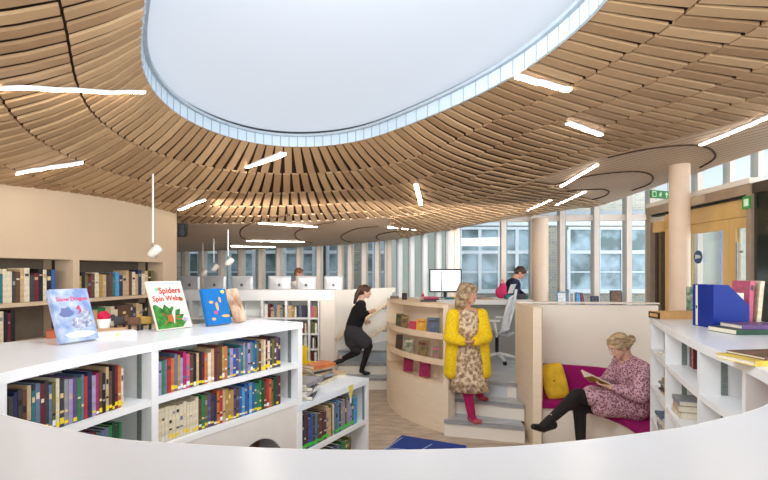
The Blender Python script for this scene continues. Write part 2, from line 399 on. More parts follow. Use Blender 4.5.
fu.prism([(-9,8.4),(-.9,8.4),(-.1,9.6),(-.1,14),(-9,14)], 0, .51); fu.prism([(-9,.4),(-2.45,.4),(-2.6,5.8),(-9,5.8)], 0, .51); fu.box(-9,9,-2,.35,0,.51)
struct(fu.build('floor_upper', floor_up))
rc = MB(); rc.box(-9,9,13.9,14.1,-.1,.9); 
# stairs beside the drum
def steps(name, lines, label, poly_fn):
    t = thing(name, label, 'steps'); nose = mat('step_nosing', (158,158,162), .45, .0, var=.1)
    for i, z1 in enumerate((.17,.34)):
        b = MB(); b.prism(poly_fn(i), z1-.17, z1); b.build('riser', cream, t)
        b = MB(); b.prism(poly_fn(i, .012), z1+.001, z1+.006); b.build('tread', floor_up, t)
    for i, (a, b_) in enumerate(lines):
        z1 = .17*(i+1); m = MB(); m.obox(a, b_, .045, z1-.024, z1+.008); m.build('nosing', nose, t)
    return t
R1 = [((.68,5.43),(1.52,5.18)), ((.80,5.72),(1.58,5.40)), ((.95,6.0),(1.58,5.72))]
steps('steps', R1, 'three wide pale steps with metal nosings, between the curved display unit and the booth', lambda i, e=0: [(R1[i][0][0]+e,R1[i][0][1]+e),(R1[i][1][0],R1[i][1][1]+e),(1.58,5.95),(.78,6.15)])
m = MB(); m.prism([(.9,6.02),(1.58,5.74),(1.58,5.96),(.9,6.2)],0,.509); struct(m.build('floor_edge', cream))
R2 = [((-.74,7.55),(.10,7.55)), ((-.76,7.85),(.06,7.85)), ((-.78,8.15),(.06,8.15))]
steps('steps', R2, 'narrow cream steps with grey nosings beside the timber handrails', lambda i, e=0: [(R2[i][0][0],R2[i][0][1]+e),(R2[i][1][0],R2[i][1][1]+e),(.06,8.16),(-.78,8.16)])
# left wall with two built-in shelf bays
A0, B0 = Vector((-2.96,3.7)), Vector((-2.47,5.72)); wd_ = (B0-A0).normalized(); wn = Vector((-wd_.y, wd_.x))   # wn points away from the room (left)
def wl(s_, o=0): q = A0+wd_*s_+wn*o; return (q.x, q.y)
WL = (B0-A0).length
def wall_s(px):      # along-wall distance seen at image column px
    k = (px-384)/F; return (k*A0.y-A0.x)/(wd_.x-k*wd_.y)
b1, b2, b3, b4 = -2.2, wall_s(73), wall_s(79.5), wall_s(163)
wm = MB()
wm.prism([wl(-3.5),wl(WL),wl(WL,.45),wl(-3.5,.45)], .51, .95)
n = 24
for i in range(n):
    s0, s1 = -3.5+(WL+3.5)*i/n, -3.5+(WL+3.5)*(i+1)/n
    q0, q1 = wl(s0), wl(s1); t0, t1 = zc(*q0)+.03, zc(*q1)+.03
    v = [(*wl(s0),1.96),(*wl(s1),1.96),(*wl(s1,.45),1.96),(*wl(s0,.45),1.96),(*q0,t0),(*q1,t1),(*wl(s1,.45),t1),(*wl(s0,.45),t0)]
    wm.add(v, [(3,2,1,0),(4,5,6,7),(0,1,5,4),(1,2,6,5),(2,3,7,6),(3,0,4,7)])
for s0, s1 in ((-3.5,b1),(b2,b3),(b4,WL)): wm.prism([wl(s0),wl(s1),wl(s1,.45),wl(s0,.45)], .95, 1.96)
wm.prism([wl(-3.5,.36),wl(WL,.36),wl(WL,.45),wl(-3.5,.45)], .95, 1.96)
struct(wm.build('wall_left', tan))
for nm, s0, s1 in (('behind the icy blue book', b1, b2), ('beside the beige wall end', b2+.045, b4)):
    t = thing('built_in_shelves', 'beige built-in bookshelves set in the wall, bay '+nm, 'bookshelf', (0,0,0))
    s0 = b3 if s0 > b2 else s0
    for z_ in (1.57, 1.23): m = MB(); m.prism([wl(s0+.001,.005),wl(s1-.001,.005),wl(s1-.001,.355),wl(s0+.001,.355)], z_, z_+.032); m.build('shelf', tan, t)
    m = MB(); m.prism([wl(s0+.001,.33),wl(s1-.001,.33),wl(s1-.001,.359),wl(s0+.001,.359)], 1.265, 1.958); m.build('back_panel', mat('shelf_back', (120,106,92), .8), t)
    m = MB(); m.prism([wl(s1-.012,.2),wl(s1-.002,.2),wl(s1-.002,.225),wl(s1-.012,.225)], 1.265, 1.958); m.build('shelf_rail', dark, t)
# ================================================================== BOOKS
NB = [0]
def book(x, y, z, rz, w, h, d, c, label, group, detail=2, sticker=None, tilt=0, flat=False):
    cm = cmat(c); NB[0] += 1; band = random.choice([gold, cmat('tan'), cmat('cream'), cmat('black'), cmat('charcoal'), cmat('slate blue'), gold, cmat('grey')])
    cv = MB(); th = min(.0025, w*.2)
    cv.box(-w/2, w/2, 0, th, 0, h); cv.box(-w/2, -w/2+th, th, d, 0, h); cv.box(w/2-th, w/2, th, d, 0, h)
    zb = h*random.uniform(.5, .8)
    if random.random() < .65: cv.box(-w/2*.7, w/2*.7, -.0006, 0, zb, zb+h*random.uniform(.03,.14), 1)
    if detail >= 2 and random.random() < .5: zc_ = h*.3; cv.box(-w/2*.8, w/2*.8, -.0006, 0, zc_, zc_+h*.05, 1)
    pg = MB() if detail >= 2 else cv
    pg.box(-w/2+th, w/2-th, th, d-.004, .002, h-.003, 0 if detail >= 2 else 2)
    if detail >= 2:
        t = thing('book', label, 'book', (x,y,z), rz, group)
        if tilt: t.rotation_euler[1] = tilt
        if flat: t.rotation_euler = (0, math.pi/2, rz)
        cv.build('cover', [cm, band], t); pg.build('page_block', paper, t)
        if sticker:
            s = MB(); hs = h*random.uniform(.05,.13); z0 = random.uniform(.004,.02); s.box(-w/2*.94, w/2*.94, -.0012, -.0002, z0, z0+hs); s.build('spine_sticker', sticker, t)
        return t
    o = cv.build('book', [cm, band, paper], None, (x,y,z), rz)
    if tilt: o.rotation_euler[1] = tilt
    return tag(o, label, 'book', group)
SIZEW = lambda h, w: 'tall' if h > .262 else 'thin' if w < .016 else 'thick' if w > .026 else 'slim'
def row(pos, s0, s1, z, cols, wr, hr, detail, phrase, group, stick=None, dr=(.15,.2), lean=0):
    sg = 1 if s1 > s0 else -1; s = s0; i = 0; items = []
    while i < 70:
        w = random.uniform(*wr)
        if abs(s+sg*w-s0) > abs(s1-s0): break
        items.append((s+sg*w/2, w)); s += sg*(w+.0012); i += 1
    for i, (sm, w) in enumerate(items):
        x, y, rz = pos(sm); h = random.uniform(*hr); c = cols[int(i*len(cols)/len(items))] if len(cols) < 200 else random.choice(cols)
        if isinstance(c, tuple): c = random.choice(c)
        st = None if not stick else (stick[0] if random.random() < .5 else (stick[1] if random.random() < .5 else None))
        book(x, y, z+.0006, rz, w, h, random.uniform(*dr), c, f'{SIZEW(h,w)} {c} book, {ordw(i+1)} {phrase}', group, detail, st, tilt=random.uniform(-lean,lean) if lean else 0)
    return len(items)
# ================================================================== RING COUNTER
RP = [(-.60,3.54),(-.86,3.12),(-1.19,2.55),(-1.40,1.80),(-1.28,1.43),(-1.0,1.25),(-.64,1.08),(-.41,1.03),(-.15,1.0),(.1,1.0),(.34,1.03),(.65,1.12),(.83,1.2),(1.08,1.345),(1.33,1.60),(1.49,1.97),(1.65,2.52),(1.93,3.28),(2.23,4.03)]
ring = Path(catmull(RP, 10)); TL = ring.len
wid = [.46,.56,.68,.86,.7,.5,.5,.5,.5,.5,.5,.5,.5,.55,.62,.7,.74,.74,.72]
def idx_len(k): return ring.L[k*10]
def width(d):
    for k in range(len(wid)-1):
        a, b = idx_len(k), idx_len(k+1)
        if a <= d <= b: return wid[k]+(wid[k+1]-wid[k])*(d-a)/(b-a)
    return wid[-1]
dL, dF, dR0 = idx_len(3)+.06, idx_len(5), idx_len(14)
ctop = thing('ring_counter', 'white curved shelving counter sweeping round the reading pit, pale timber-look top', 'counter', (0,0,0))
top_m = mat('counter_top', (229,234,241), .26, var=.015, scale=3)
m = MB(); ring.strip(m, 0, TL, 0, width, 1.44, 1.48); m.build('worktop', top_m, ctop)
m = MB(); ring.strip(m, 0, TL, -.004, -.0002, 1.436, 1.4795); m.build('edge_band', white, ctop)
m = MB(); ring.strip(m, .001, TL-.001, lambda d: width(d)-.05, lambda d: width(d)-.025, 0, 1.4395); m.build('back_panel', white, ctop)
sL0 = 0; sL1 = ring.s_px(3.2, idx_len(2), idx_len(4)); sMid = ring.s_px(155.5, idx_len(1), idx_len(3))
sR = {k: ring.s_px(k, idx_len(15), TL) for k in (650,664.5,697.5,743)}
print('px checks', sL1, sMid, sR)
def vpanel(s_, th, o0, o1, z0, z1, nm='divider', mt=white):
    m = MB(); ring.strip(m, s_-th/2, s_+th/2, o0, o1, z0, z1, step=1); return m.build(nm, mt, ctop)
vpanel(.0225, .045, .003, .41, 0, 1.439, 'end_panel'); vpanel(sMid, .045, .003, .36, 0, 1.439); vpanel(sL1, .04, .003, .36, 0, 1.439)
inner_m = mat('shelf_interior', (232,234,226), .6, var=.02)
for z_ in (1.15, .885):
    m = MB(); ring.strip(m, .046, sL1-.02, .005, .32, z_, z_+.032); m.build('shelf', white, ctop)
m = MB(); ring.strip(m, .046, sL1-.02, .32, .335, .886, 1.439); m.build('inner_back', inner_m, ctop)
# base panel with a round opening (built as strips of columns)
m = MB(); s0, s1 = .046, sMid-.024; oc_s, oc_z, oc_r = ring.s_px(260, 0, idx_len(2)), .50, .235; N_ = 70
for i in range(N_):
    a, b = s0+(s1-s0)*i/N_, s0+(s1-s0)*(i+1)/N_; c = (a+b)/2-oc_s
    if abs(c) < oc_r:
        hh = math.sqrt(oc_r**2-c*c); ring.strip(m, a, b, .01, .03, oc_z+hh, .884, step=1)
        if oc_z-hh > .01: ring.strip(m, a, b, .01, .03, 0, oc_z-hh, step=1)
    else: ring.strip(m, a, b, .01, .03, 0, .884, step=1)
m.build('base_panel', mat('base_panel', (224,218,212), .6, var=.02), ctop)
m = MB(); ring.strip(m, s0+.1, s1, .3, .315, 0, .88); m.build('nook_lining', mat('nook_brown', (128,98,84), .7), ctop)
m = MB(); ring.strip(m, sMid+.024, sL1-.02, .01, .03, 0, .884); m.build('base_panel', white, ctop)
m = MB(); ring.strip(m, sL1+.021, dR0, .012, .04, 0, 1.439); m.build('pit_panel', white, ctop)
# metal shelf strips
for s_ in (sMid+.0265, .0485):
    m = MB(); ring.strip(m, s_-.002, s_+.002, .07, .10, .92, 1.149, step=1); ring.strip(m, s_-.002, s_+.002, .07, .10, 1.184, 1.438, step=1); m.build('shelf_rail', mat('rail_metal', (126,134,130), .5, .0, scale=200, var=.4), ctop)
# right side
vR = sorted(sR.values())
for s_ in vR[:-1]: vpanel(s_, .036, .003, .40, 0, 1.439)
vpanel(TL-.018, .036, .003, .70, 0, 1.439, 'end_panel'); vpanel(vR[0]-.55, .036, .003, .40, 0, 1.439)
for z_ in (1.18, .885, .62):
    m = MB(); ring.strip(m, vR[0]-.54, TL-.037, .005, .34, z_, z_+.032); m.build('shelf', white, ctop)
m = MB(); ring.strip(m, vR[0]-.54, TL-.037, .34, .355, .05, 1.439); m.build('inner_back', inner_m, ctop)
m = MB(); ring.strip(m, dR0, TL-.037, .01, .03, 0, .60); m.build('base_panel', white, ctop)
m = MB(); ring.strip(m, dR0, vR[0]-.57, .01, .03, .6, 1.439); m.build('base_panel', white, ctop)
for s_ in (vR[1]-.0205, vR[2]-.0205, vR[3]-.0205):
    m = MB(); [ring.strip(m, s_-.002, s_+.002, .10, .13, za, zb, step=1) for za, zb in ((.653,.884),(.918,1.179),(1.213,1.438))]; m.build('shelf_rail', mat('rail_metal', (86,92,90)), ctop)
def rpos(off=.035):
    def f(s_):
        p, t, n = ring.at(s_); q = p+n*off; X = Vector((n.y, -n.x)); return q.x, q.y, math.atan2(X.y, X.x)
    return f
ys = (yellow_s, white_s)
s_e1 = ring.s_px(131, idx_len(1), idx_len(3))
pal1 = ['black','black','charcoal','navy','charcoal','brown','tan','teal','slate blue','maroon','charcoal','teal','slate blue','olive','cream','charcoal','grey','lilac','purple','green','slate blue','red','navy','gold','lilac','magenta','brown','black','tan','brown','black','maroon','orange','cream','gold']
row(rpos(), sL1-.025, s_e1, 1.182, pal1, (.013,.021), (.185,.215), 2, 'from the near end, upper shelf of the curved bay', 'rainbow row of children\'s books on the upper curved shelf', ys)
row(rpos(), ring.s_px(60,idx_len(1),idx_len(4)), ring.s_px(128,idx_len(1),idx_len(3)), .917, ['teal','grey','sky blue','navy','slate blue','purple','maroon','teal','slate blue','green','dark green','green'], (.014,.024), (.18,.205), 2, 'from the near end, lower shelf of the curved bay', 'books on the lower curved shelf', ys)
pal2 = ['purple','lilac','green','slate blue','red','orange','slate blue','gold','lilac','magenta','pink','brown','black','tan','black','maroon','orange','cream','tan','maroon','brown','brown','gold','orange','tan','teal','lilac','blue','purple','slate blue','teal','grey','slate blue','lilac','slate blue','teal','blue','olive','brown','tan','cream','maroon','cream','charcoal','olive','brown','purple','charcoal','tan']
row(rpos(), sMid-.03, ring.s_px(286,0,idx_len(2)), 1.182, pal2, (.016,.023), (.18,.215), 2, 'from the upright, upper shelf above the round opening', 'rainbow row of children\'s books above the round opening', ys)
pal3 = ['cream']*13+['brown','green','olive','purple','charcoal','navy','orange','red','tan','grey','gold','gold','gold','purple','brown','blue','sky blue','blue','blue','sky blue','blue','teal','green','green','dark green','brown','red','orange','olive','dark green','charcoal','maroon','brown']
row(rpos(), sMid-.03, ring.s_px(285,0,idx_len(2)), .917, pal3, (.016,.024), (.18,.21), 2, 'from the upright, lower shelf above the round opening', 'books on the lower shelf above the round opening', ys)
row(rpos(.14), vR[2]-.05, vR[2]-.17, 1.212, ['charcoal','brown','red','tan','maroon'], (.016,.026), (.2,.23), 2, 'on the entrance-side shelf under the blue files', 'few books on the entrance-side shelves')
row(rpos(.03), vR[0]-.02, vR[0]-.16, .918, ['blue','teal','white','grey','sky blue'], (.02,.03), (.13,.17), 2, 'on the shelf under the brown cardboard tray', 'books under the brown box')
# books on wall shelves
def wpos(off):
    def f(s_): q = wl(s_, off); return q[0], q[1], math.atan2(wd_.y, wd_.x)
    return f
pal4 = ['brown','tan','teal','tan','cream','cream','tan','charcoal','brown','black','tan','cream','tan','charcoal','maroon','tan','black','cream','olive','black','blue','navy']
row(wpos(.04), wall_s(0)-.06, wall_s(60), 1.603, pal4, (.024,.045), (.22,.285), 1, 'in the upper wall row behind the icy picture book', 'old volumes on the wall shelves')
pal5 = ['gold','black','olive','maroon','brown','tan','cream','gold','tan','charcoal','brown','tan','teal','sky blue','navy','tan','cream','tan','brown','cream','tan','navy','orange','cream','tan','black','olive','teal']
row(wpos(.04), b3+.03, b4-.05, 1.603, pal5, (.028,.052), (.2,.275), 1, 'in the upper wall row near the wall end', 'old volumes on the wall shelves')
row(wpos(.04), wall_s(0)-.06, wall_s(20), 1.263, ['tan','cream','tan','cream','black','maroon','black'], (.022,.04), (.23,.28), 1, 'in the lower wall row behind the icy picture book', 'old volumes on the wall shelves')
row(wpos(.04), b3+.1, b3+.95, 1.263, ['tan','green','tan','cream','brown','charcoal','tan','black'], (.03,.06), (.2,.26), 1, 'in the lower wall row near the wall end', 'old volumes on the wall shelves')
# ================================================================== LOW BOOKCASE
E = Vector((-.137,4.39)); dv = Vector((-.437,-.81)).normalized(); E2 = E+dv*1.02; nv = Vector((dv.y,-dv.x))  # nv: away from pit
if nv.x > 0: nv = -nv
lc = thing('low_bookcase', 'low white bookcase joined to the end of the curved counter, book piles on top', 'bookcase', (0,0,0))
lp = Path([E+dv*(1.02*i/10) for i in range(11)])
sgn = 1 if (lp.at(.5)[2]-nv).length < .1 else -1
o_ = lambda v: v*sgn
m = MB(); lp.strip(m, 0, 1.02, *(sorted((0,o_(.40)))), .83, .88); m.build('top', top_m, lc)
for s_ in (.018, 1.0): m = MB(); lp.strip(m, s_-.018, s_+.018, *(sorted((o_(.004),o_(.39)))), 0, .829, step=1); m.build('side_panel', white, lc)
for z_ in (.475, .14): m = MB(); lp.strip(m, .037, .98, *(sorted((o_(.006),o_(.36)))), z_, z_+.035); m.build('shelf', white, lc)
m = MB(); lp.strip(m, .037, .98, *(sorted((o_(.3),o_(.36)))), .0, .829); m.build('back_panel', inner_m, lc)
m = MB(); lp.strip(m, .05, .062, *(sorted((o_(.02),o_(.035)))), .511, .828, step=1); m.build('shelf_rail', MATS['rail_metal'], lc)
def lpos(off):
    def f(s_):
        p, t, n = lp.at(s_); q = p+nv*off; X = Vector((nv.y,-nv.x)); return q.x, q.y, math.atan2(X.y, X.x)
    return f
row(lpos(.03), .97, .155, .511, ['navy','charcoal','maroon','blue','charcoal','slate blue','brown','maroon','charcoal','tan','olive','cream','slate blue','sky blue','navy','grey','brown','grey','lilac','teal','sky blue','sky blue'], (.018,.034), (.22,.27), 2, 'from the counter end, upper shelf of the low bookcase', 'green-labelled books in the low bookcase', (green_s, green_s))
row(lpos(.03), .97, .25, .176, ['brown','teal','maroon','black','slate blue','green','olive'], (.022,.034), (.2,.25), 2, 'from the counter end, lower shelf of the low bookcase', 'green-labelled books on the lower shelf', (green_s, green_s))
# ================================================================== PILES ON THE LOW BOOKCASE
def flatbook(name, x, y, z, rz, L_, Wd, H, c, label, group=None, sticker=None, cat='book', pages=True):
    t = thing(name, label, cat, (x,y,z), rz, group); cm = cmat(c) if c in COL else MATS[c]
    cv = MB(); e = .0022; cv.box(-L_/2,L_/2,-Wd/2,Wd/2,0,e); cv.box(-L_/2,L_/2,-Wd/2,Wd/2,H-e,H); cv.box(-L_/2,L_/2,-Wd/2,-Wd/2+e,e,H-e); cv.build('cover', cm, t)
    p = MB(); p.box(-L_/2+.004,L_/2-.004,-Wd/2+e,Wd/2-.004,e,H-e); p.build('page_block', paper, t)
    if sticker: s = MB(); s.box(L_/2-.03,L_/2-.012,-Wd/2-.001,-Wd/2+.02,e*.5,H+.0006); s.build('spine_sticker', sticker, t)
    return t
zt = .8806
piles = [((316,398),[('charcoal',.26,.19,.03),('white',.28,.2,.035),('black',.25,.18,.03),('grey',.27,.2,.028)],.55),
         ((331,384),[('cream',.24,.18,.03),('brown',.22,.17,.02),('grey',.24,.17,.025),('tan',.22,.16,.02),('charcoal',.23,.16,.02),('tan',.24,.17,.022),('orange',.25,.17,.028)],.2),
         ((345,378),[('cream',.22,.16,.02),('tan',.2,.15,.018)],-.2)]
where = ['low bookcase pile nearest the counter end','taller middle pile on the low bookcase','small far pile on the low bookcase']
for k, (pxy, bk, rz) in enumerate(piles):
    p = on_z(*pxy, .88); z = zt; p = Vector((p.x,p.y))+nv*(.14 if k else .13)
    for i, (c, a, b, h) in enumerate(bk):
        flatbook('book', p.x+random.uniform(-.012,.012), p.y+random.uniform(-.012,.012), z, rz+random.uniform(-.25,.25)+math.atan2(-dv.y,-dv.x)*.8, a, b, h, c, f'{c} book lying flat, {ordw(i+1)} from the bottom, {where[k]}', 'book piles on the low bookcase'); z += h+.0006
tall = z
ym = mat('yellow_plastic', (232,196,30), .4)
p = on_z(332,386,.88); c0 = Vector((p.x,p.y))+nv*.3
t = thing('document_rack', 'yellow wire document rack standing behind the book piles', 'rack', (c0.x,c0.y,zt), 1.0)
m = MB(); m.box(-.12,.12,-.07,.07,0,.012); m.build('base', ym, t)
for x in (-.11,-.04,.03,.10): m = MB(); m.box(x-.006,x+.006,-.07,.07,.012,.33-.16*(x>0)); m.build('upright', ym, t)
m = MB(); m.box(-.115,.2,.055,.07,.10,.13); m.build('rail', ym, t)
p = on_z(345,397,.83); 
t = thing('shelf_tag', 'yellow paper tag hanging over the front edge of the low bookcase', 'tag', (0,0,0))
q = lp.at(.28)[0]; m = MB(); a = q-nv*.003; b = q+dv*.07-nv*.003
m.vprism([(0,0),(1,0),(.9,-.09),(.45,-.13),(.05,-.05)], (a.x,a.y,.882), ((b-a).x,(b-a).y,0), (0,0,1), (-nv.x*.0015,-nv.y*.0015,0)); m.build('paper', mat('yellow_paper', (226,206,90), .8), t)
m = MB(); m.vprism([(.4,-.13),(.75,-.10),(.7,-.15),(.5,-.16)], (a.x,a.y,.882), ((b-a).x,(b-a).y,0), (0,0,1), (-nv.x*.002,-nv.y*.002,0)); m.build('clip', white, t)
# ================================================================== BOOKS AND OBJECTS ON THE COUNTER
def stand_book(name, bl, br, h, th, lean, label, cover_m, spine_m=None):
    a, b = on_z(*bl, 1.4815), on_z(*br, 1.4815); wv = (b-a); wdt = wv.length; X = wv.normalized(); Nh = Vector((X.y,-X.x,0))   # towards the viewer side
    if Nh.y > 0 and abs(Nh.y) > abs(Nh.x): Nh = -Nh
    up_ = (Vector((0,0,1))*math.cos(lean)-Nh*math.sin(lean)).normalized(); nrm = X.cross(up_); nrm = nrm if nrm.dot(Nh) > 0 else -nrm
    t = thing(name, label, 'book', a); M = Matrix((X, up_, nrm)).transposed().to_4x4()
    def bx(mb, x0,x1,y0,y1,z0,z1,mi=0): mb.box(x0,x1,y0,y1,z0,z1,mi,M=M)
    z_off = th*math.sin(lean)
    M = Matrix.Translation(Vector((0,0,z_off*1.02)))@M
    c = MB(); bx(c,0,wdt,0,h,-.002,0); bx(c,0,wdt,0,h,-th,-th+.002); bx(c,0,.002,0,h,-th+.002,-.002); c.build('cover', cover_m, t)
    p_ = MB(); bx(p_,.002,wdt-.004,.003,h-.003,-th+.002,-.002); p_.build('page_block', paper, t)
    s = MB(); foot = h*.45
    s.vprism([(0,0),(0,foot),(-foot*math.tan(lean)-.05,0)], Vector(X*wdt*.5+nrm*-th+Vector((0,0,z_off))), tuple(Nh), (0,0,1), tuple(X*.003)); s.build('easel_back', white, t)
    return t, M, wdt, h
def shape(t, M, poly, m, name, z=.0006, th=.0006):
    b = MB(); b.vprism(poly, M@Vector((0,0,z)), (M.to_3x3()@Vector((1,0,0))), (M.to_3x3()@Vector((0,1,0))), (M.to_3x3()@Vector((0,0,1)))*th); return b.build(name, m, t)
def blob(cx, cy, rx, ry, n=12, j=.0, a0=0): return [(cx+rx*(1+random.uniform(-j,j))*math.cos(a0+2*math.pi*i/n), cy+ry*(1+random.uniform(-j,j))*math.sin(a0+2*math.pi*i/n)) for i in range(n)]
ice = mat('icy_cover', (120,142,188), .4, rgb2=(190,200,222), scale=14)
t, M, w_, h_ = stand_book('picture_book', (62,345.5), (99,340), .285, .03, .33, 'pale icy blue picture book with a grey dragon and pink title, leaning on the counter', ice)
red_t = mat('title_red', (190,24,34), .5); pinkt = mat('title_pink', (208,70,110), .5)
text('Snow Dragon', .031, M@Matrix.Translation((w_*.52, h_*.77, .0006)), pinkt, t)
gd = mat('dragon_grey', (112,122,150), .5, rgb2=(196,200,214), scale=60)
shape(t,M,blob(w_*.62,h_*.34,w_*.26,h_*.13,14,.25),gd,'dragon_body'); shape(t,M,blob(w_*.3,h_*.55,w_*.17,h_*.10,11,.3),mat('dragon_dark', (100,112,160), .5),'dragon_head',.0014)
shape(t,M,[(w_*.55,h_*.62),(w_*.66,h_*.68),(w_*.7,h_*.56),(w_*.6,h_*.5),(w_*.64,h_*.58)],pinkt,'dragon_horn',.0022); shape(t,M,blob(w_*.78,h_*.5,w_*.14,h_*.09,9,.3),gd,'dragon_wing',.003); shape(t,M,blob(w_*.5,h_*.12,w_*.38,h_*.06,11,.2),mat('snow_white', (232,236,244), .6),'snow_bank',.0024)
t, M, w_, h_ = stand_book('picture_book', (158,331.5), (192.6,327), .325, .012, .36, 'white picture book about spiders, orange spider on green leaves under a red title', mat('spider_cover', (222,212,196), .4, var=.02))
text('Spiders', .058, M@Matrix.Translation((w_*.60, h_*.74, .0006)), red_t, t); text('Spin Webs', .050, M@Matrix.Translation((w_*.47, h_*.585, .0006)), red_t, t)
lf = mat('leaf_green', (18,84,30), .5, rgb2=(66,140,52), scale=30)
shape(t,M,[(w_*.02,h_*.02),(w_*.72,h_*.02),(w_*.86,h_*.13),(w_*.74,h_*.17),(w_*.84,h_*.28),(w_*.72,h_*.29),(w_*.76,h_*.4),(w_*.6,h_*.38),(w_*.56,h_*.47),(w_*.46,h_*.42),(w_*.34,h_*.52),(w_*.27,h_*.42),(w_*.1,h_*.52),(w_*.02,h_*.5)],lf,'leaves')
so = mat('spider_orange', (176,92,40), .5)
shape(t,M,blob(w_*.45,h_*.22,w_*.11,h_*.08),so,'spider_body',.0014)
for k in range(8):
    a = math.pi*(.08+.24*(k%4))*(1 if k < 4 else -1); c0x, c0y = w_*.45, h_*.22; ex, ey = c0x+w_*.3*math.cos(a), c0y+h_*.2*math.sin(a)
    shape(t,M,[(c0x,c0y-.003),(ex,ey-.003),(ex,ey+.003),(c0x,c0y+.004)],so,'spider_leg',.002+.0001*k)
shape(t,M,blob(w_*.26,h_*.83,w_*.09,h_*.05,8,.2),mat('moth_green', (150,180,150), .5),'moth'); shape(t,M,blob(w_*.86,h_*.6,w_*.07,h_*.045,8,.2),mat('bug_brown', (150,96,40), .5),'beetle'); shape(t,M,blob(w_*.85,h_*.17,w_*.08,h_*.05,8,.3),mat('bug_lilac', (170,160,186), .5),'bug')
shape(t,M,[(w_*.1,h_*.93),(w_*.95,h_*.93),(w_*.95,h_*.97),(w_*.1,h_*.97)],mat('banner_grey', (186,190,200), .5),'banner')
t, M, w_, h_ = stand_book('picture_book', (208.7,326.9), (232,324.3), .255, .032, .30, 'bright blue book with scattered orange fish on its cover, on the counter', mat('sea_blue', (6,104,172), .4))
fo = mat('fish_orange', (230,160,90), .5)
for cx_, cy_, rx, ry, a in ((.28,.62,.09,.04,.0),(.5,.5,.06,.13,.5),(.66,.68,.05,.09,.3),(.4,.33,.08,.05,.4),(.8,.22,.17,.04,.1),(.27,.16,.09,.04,0)):
    shape(t,M,blob(w_*cx_,h_*cy_,w_*rx,h_*ry,9,.12,a),fo if cx_ != .4 else pinkt,'fish')
shape(t,M,blob(w_*.84,h_*.9,w_*.08,h_*.05),yellow_s,'sun_badge')
t, M, w_, h_ = stand_book('picture_book', (238.4,323.4), (247,321.6), .25, .03, .32, 'brown and cream patterned book seen almost edge-on beside the blue book', mat('brown_art', (150,96,66), .35, rgb2=(232,206,178), scale=9))
def at_c(px, py, z=1.4806): return on_z(px, py, z)
# white flat box and wooden tray with pot
p = at_c(114,336); t = thing('flat_box', 'long flat white box lying on the counter under the small wooden tray', 'box', p, math.atan2(.25,.3))
m = MB(); m.box(-.10,.11,-.04,.05,0,.022); m.build('body', white, t); m = MB(); m.box(-.10,.11,-.04,.05,.0225,.026); m.build('lid', white, t); m = MB(); m.box(.0,.02,-.0415,-.04,0,.022); m.build('ribbon', gold, t)
p = at_c(110,331.5); t = thing('tray', 'small wooden tray holding the white pot beside the pale blue picture book', 'tray', p+Vector((-.01,.05,0)), .5)
tw = mat('tray_wood', (186,150,112), .5)
m = MB(); m.box(-.13,.13,-.05,.06,0.0,.01); m.build('base', tw, t)
m = MB(); m.box(-.13,.13,-.055,-.05,0,.022); m.box(-.13,.13,.06,.065,0,.022); m.build('rim', tw, t)
p0 = p+Vector((-.01,.05,.0108))
t = thing('plant_pot', 'white pot stuffed with crimson felt, standing on the wooden tray', 'pot', p0+Vector((-.045,-.02,0)))
m = MB(); m.loft([[Vector((r*math.cos(2*math.pi*k/20), r*math.sin(2*math.pi*k/20), z)) for k in range(20)] for r, z in ((.032,0),(.040,.065),(.036,.065),(.03,.05))], 0); m.build('pot', mat('white_ceramic', (232,228,222), .3), t)
m = MB(); 
for k in range(7): a = k*.9; m.ell((.018*math.cos(a)*(k>0), .018*math.sin(a)*(k>0), .07+.01*(k%3)), (.02,.02,.024), seg=10, rg=6)
m.build('felt', mat('crimson_felt', (200,30,70), .9), t)
def toy(px, py, c1, c2, label, z=1.4806):
    p = at_c(px, py); t = thing('toy_animal', label, 'toy', p, .4)
    m = MB(); m.box(-.035,.035,-.018,.018,.035,.085); m.build('body', mat('toy_'+c1, COL[c1], .7), t, bevel=.012)
    m = MB(); m.box(-.052,-.03,-.014,.014,.06,.1); m.build('head', mat('toy_'+c1, COL[c1], .7), t, bevel=.006)
    for x in (-.024,.024): m = MB(); m.box(x-.008,x+.008,-.014,.014,0,.036); m.build('leg', mat('toy_'+c2, COL[c2], .7), t)
toy(120,330,'charcoal','black','charcoal toy animal block beside the white pot')
toy(134,330.5,'brown','black','dark brown toy animal block in the middle of the counter row'); toy(146,329.5,'gold','black','mustard brown toy animal block beside the spider book')
p = at_c(53,338); t = thing('small_box', 'small orange-brown box half hidden behind the pale blue picture book', 'box', p, .6); m = MB(); m.box(-.03,.03,-.02,.02,0,.04); m.build('body', mat('box_rust', (190,98,62), .6), t); m = MB(); m.box(-.031,.031,-.021,.021,.0405,.05); m.build('lid', mat('box_rust2', (150,70,46), .6), t)
# right counter
bl = mat('file_blue', (0,40,134), .4, var=.06)
def mfile(x, y, rz, label, strip):
    t = thing('magazine_file', label, 'magazine file', (x,y,1.4806), rz, 'blue magazine files')
    sh = [(0,0),(.245,0),(.245,.15),(.10,.285),(0,.285)]
    for k in (-.05, .047): m = MB(); m.vprism(sh, (k,0,0), (0,1,0), (0,0,1), (.003,0,0)); m.build('side', bl, t)
    m = MB(); m.box(-.047,.047,0,.003,0,.285); m.build('spine', bl, t); m = MB(); m.box(-.047,.047,.003,.245,0,.003); m.build('base', bl, t); m = MB(); m.box(-.047,.047,.242,.245,.003,.15); m.build('front', bl, t)
    if strip: m = MB(); m.box(-.02,.0,-.001,0,.005,.28); m.box(-.016,-.004,-.0016,-.001,.12,.14,1); m.build('spine_label', [paper, black], t)
    m = MB(); 
    for k in range(4): m.box(-.04+.02*k,-.026+.02*k,.01,.22,.0035,.22+.01*(k%2))
    m.build('papers', paper, t)
fa = math.atan2(.21,.03)-math.pi     # spine face looks left
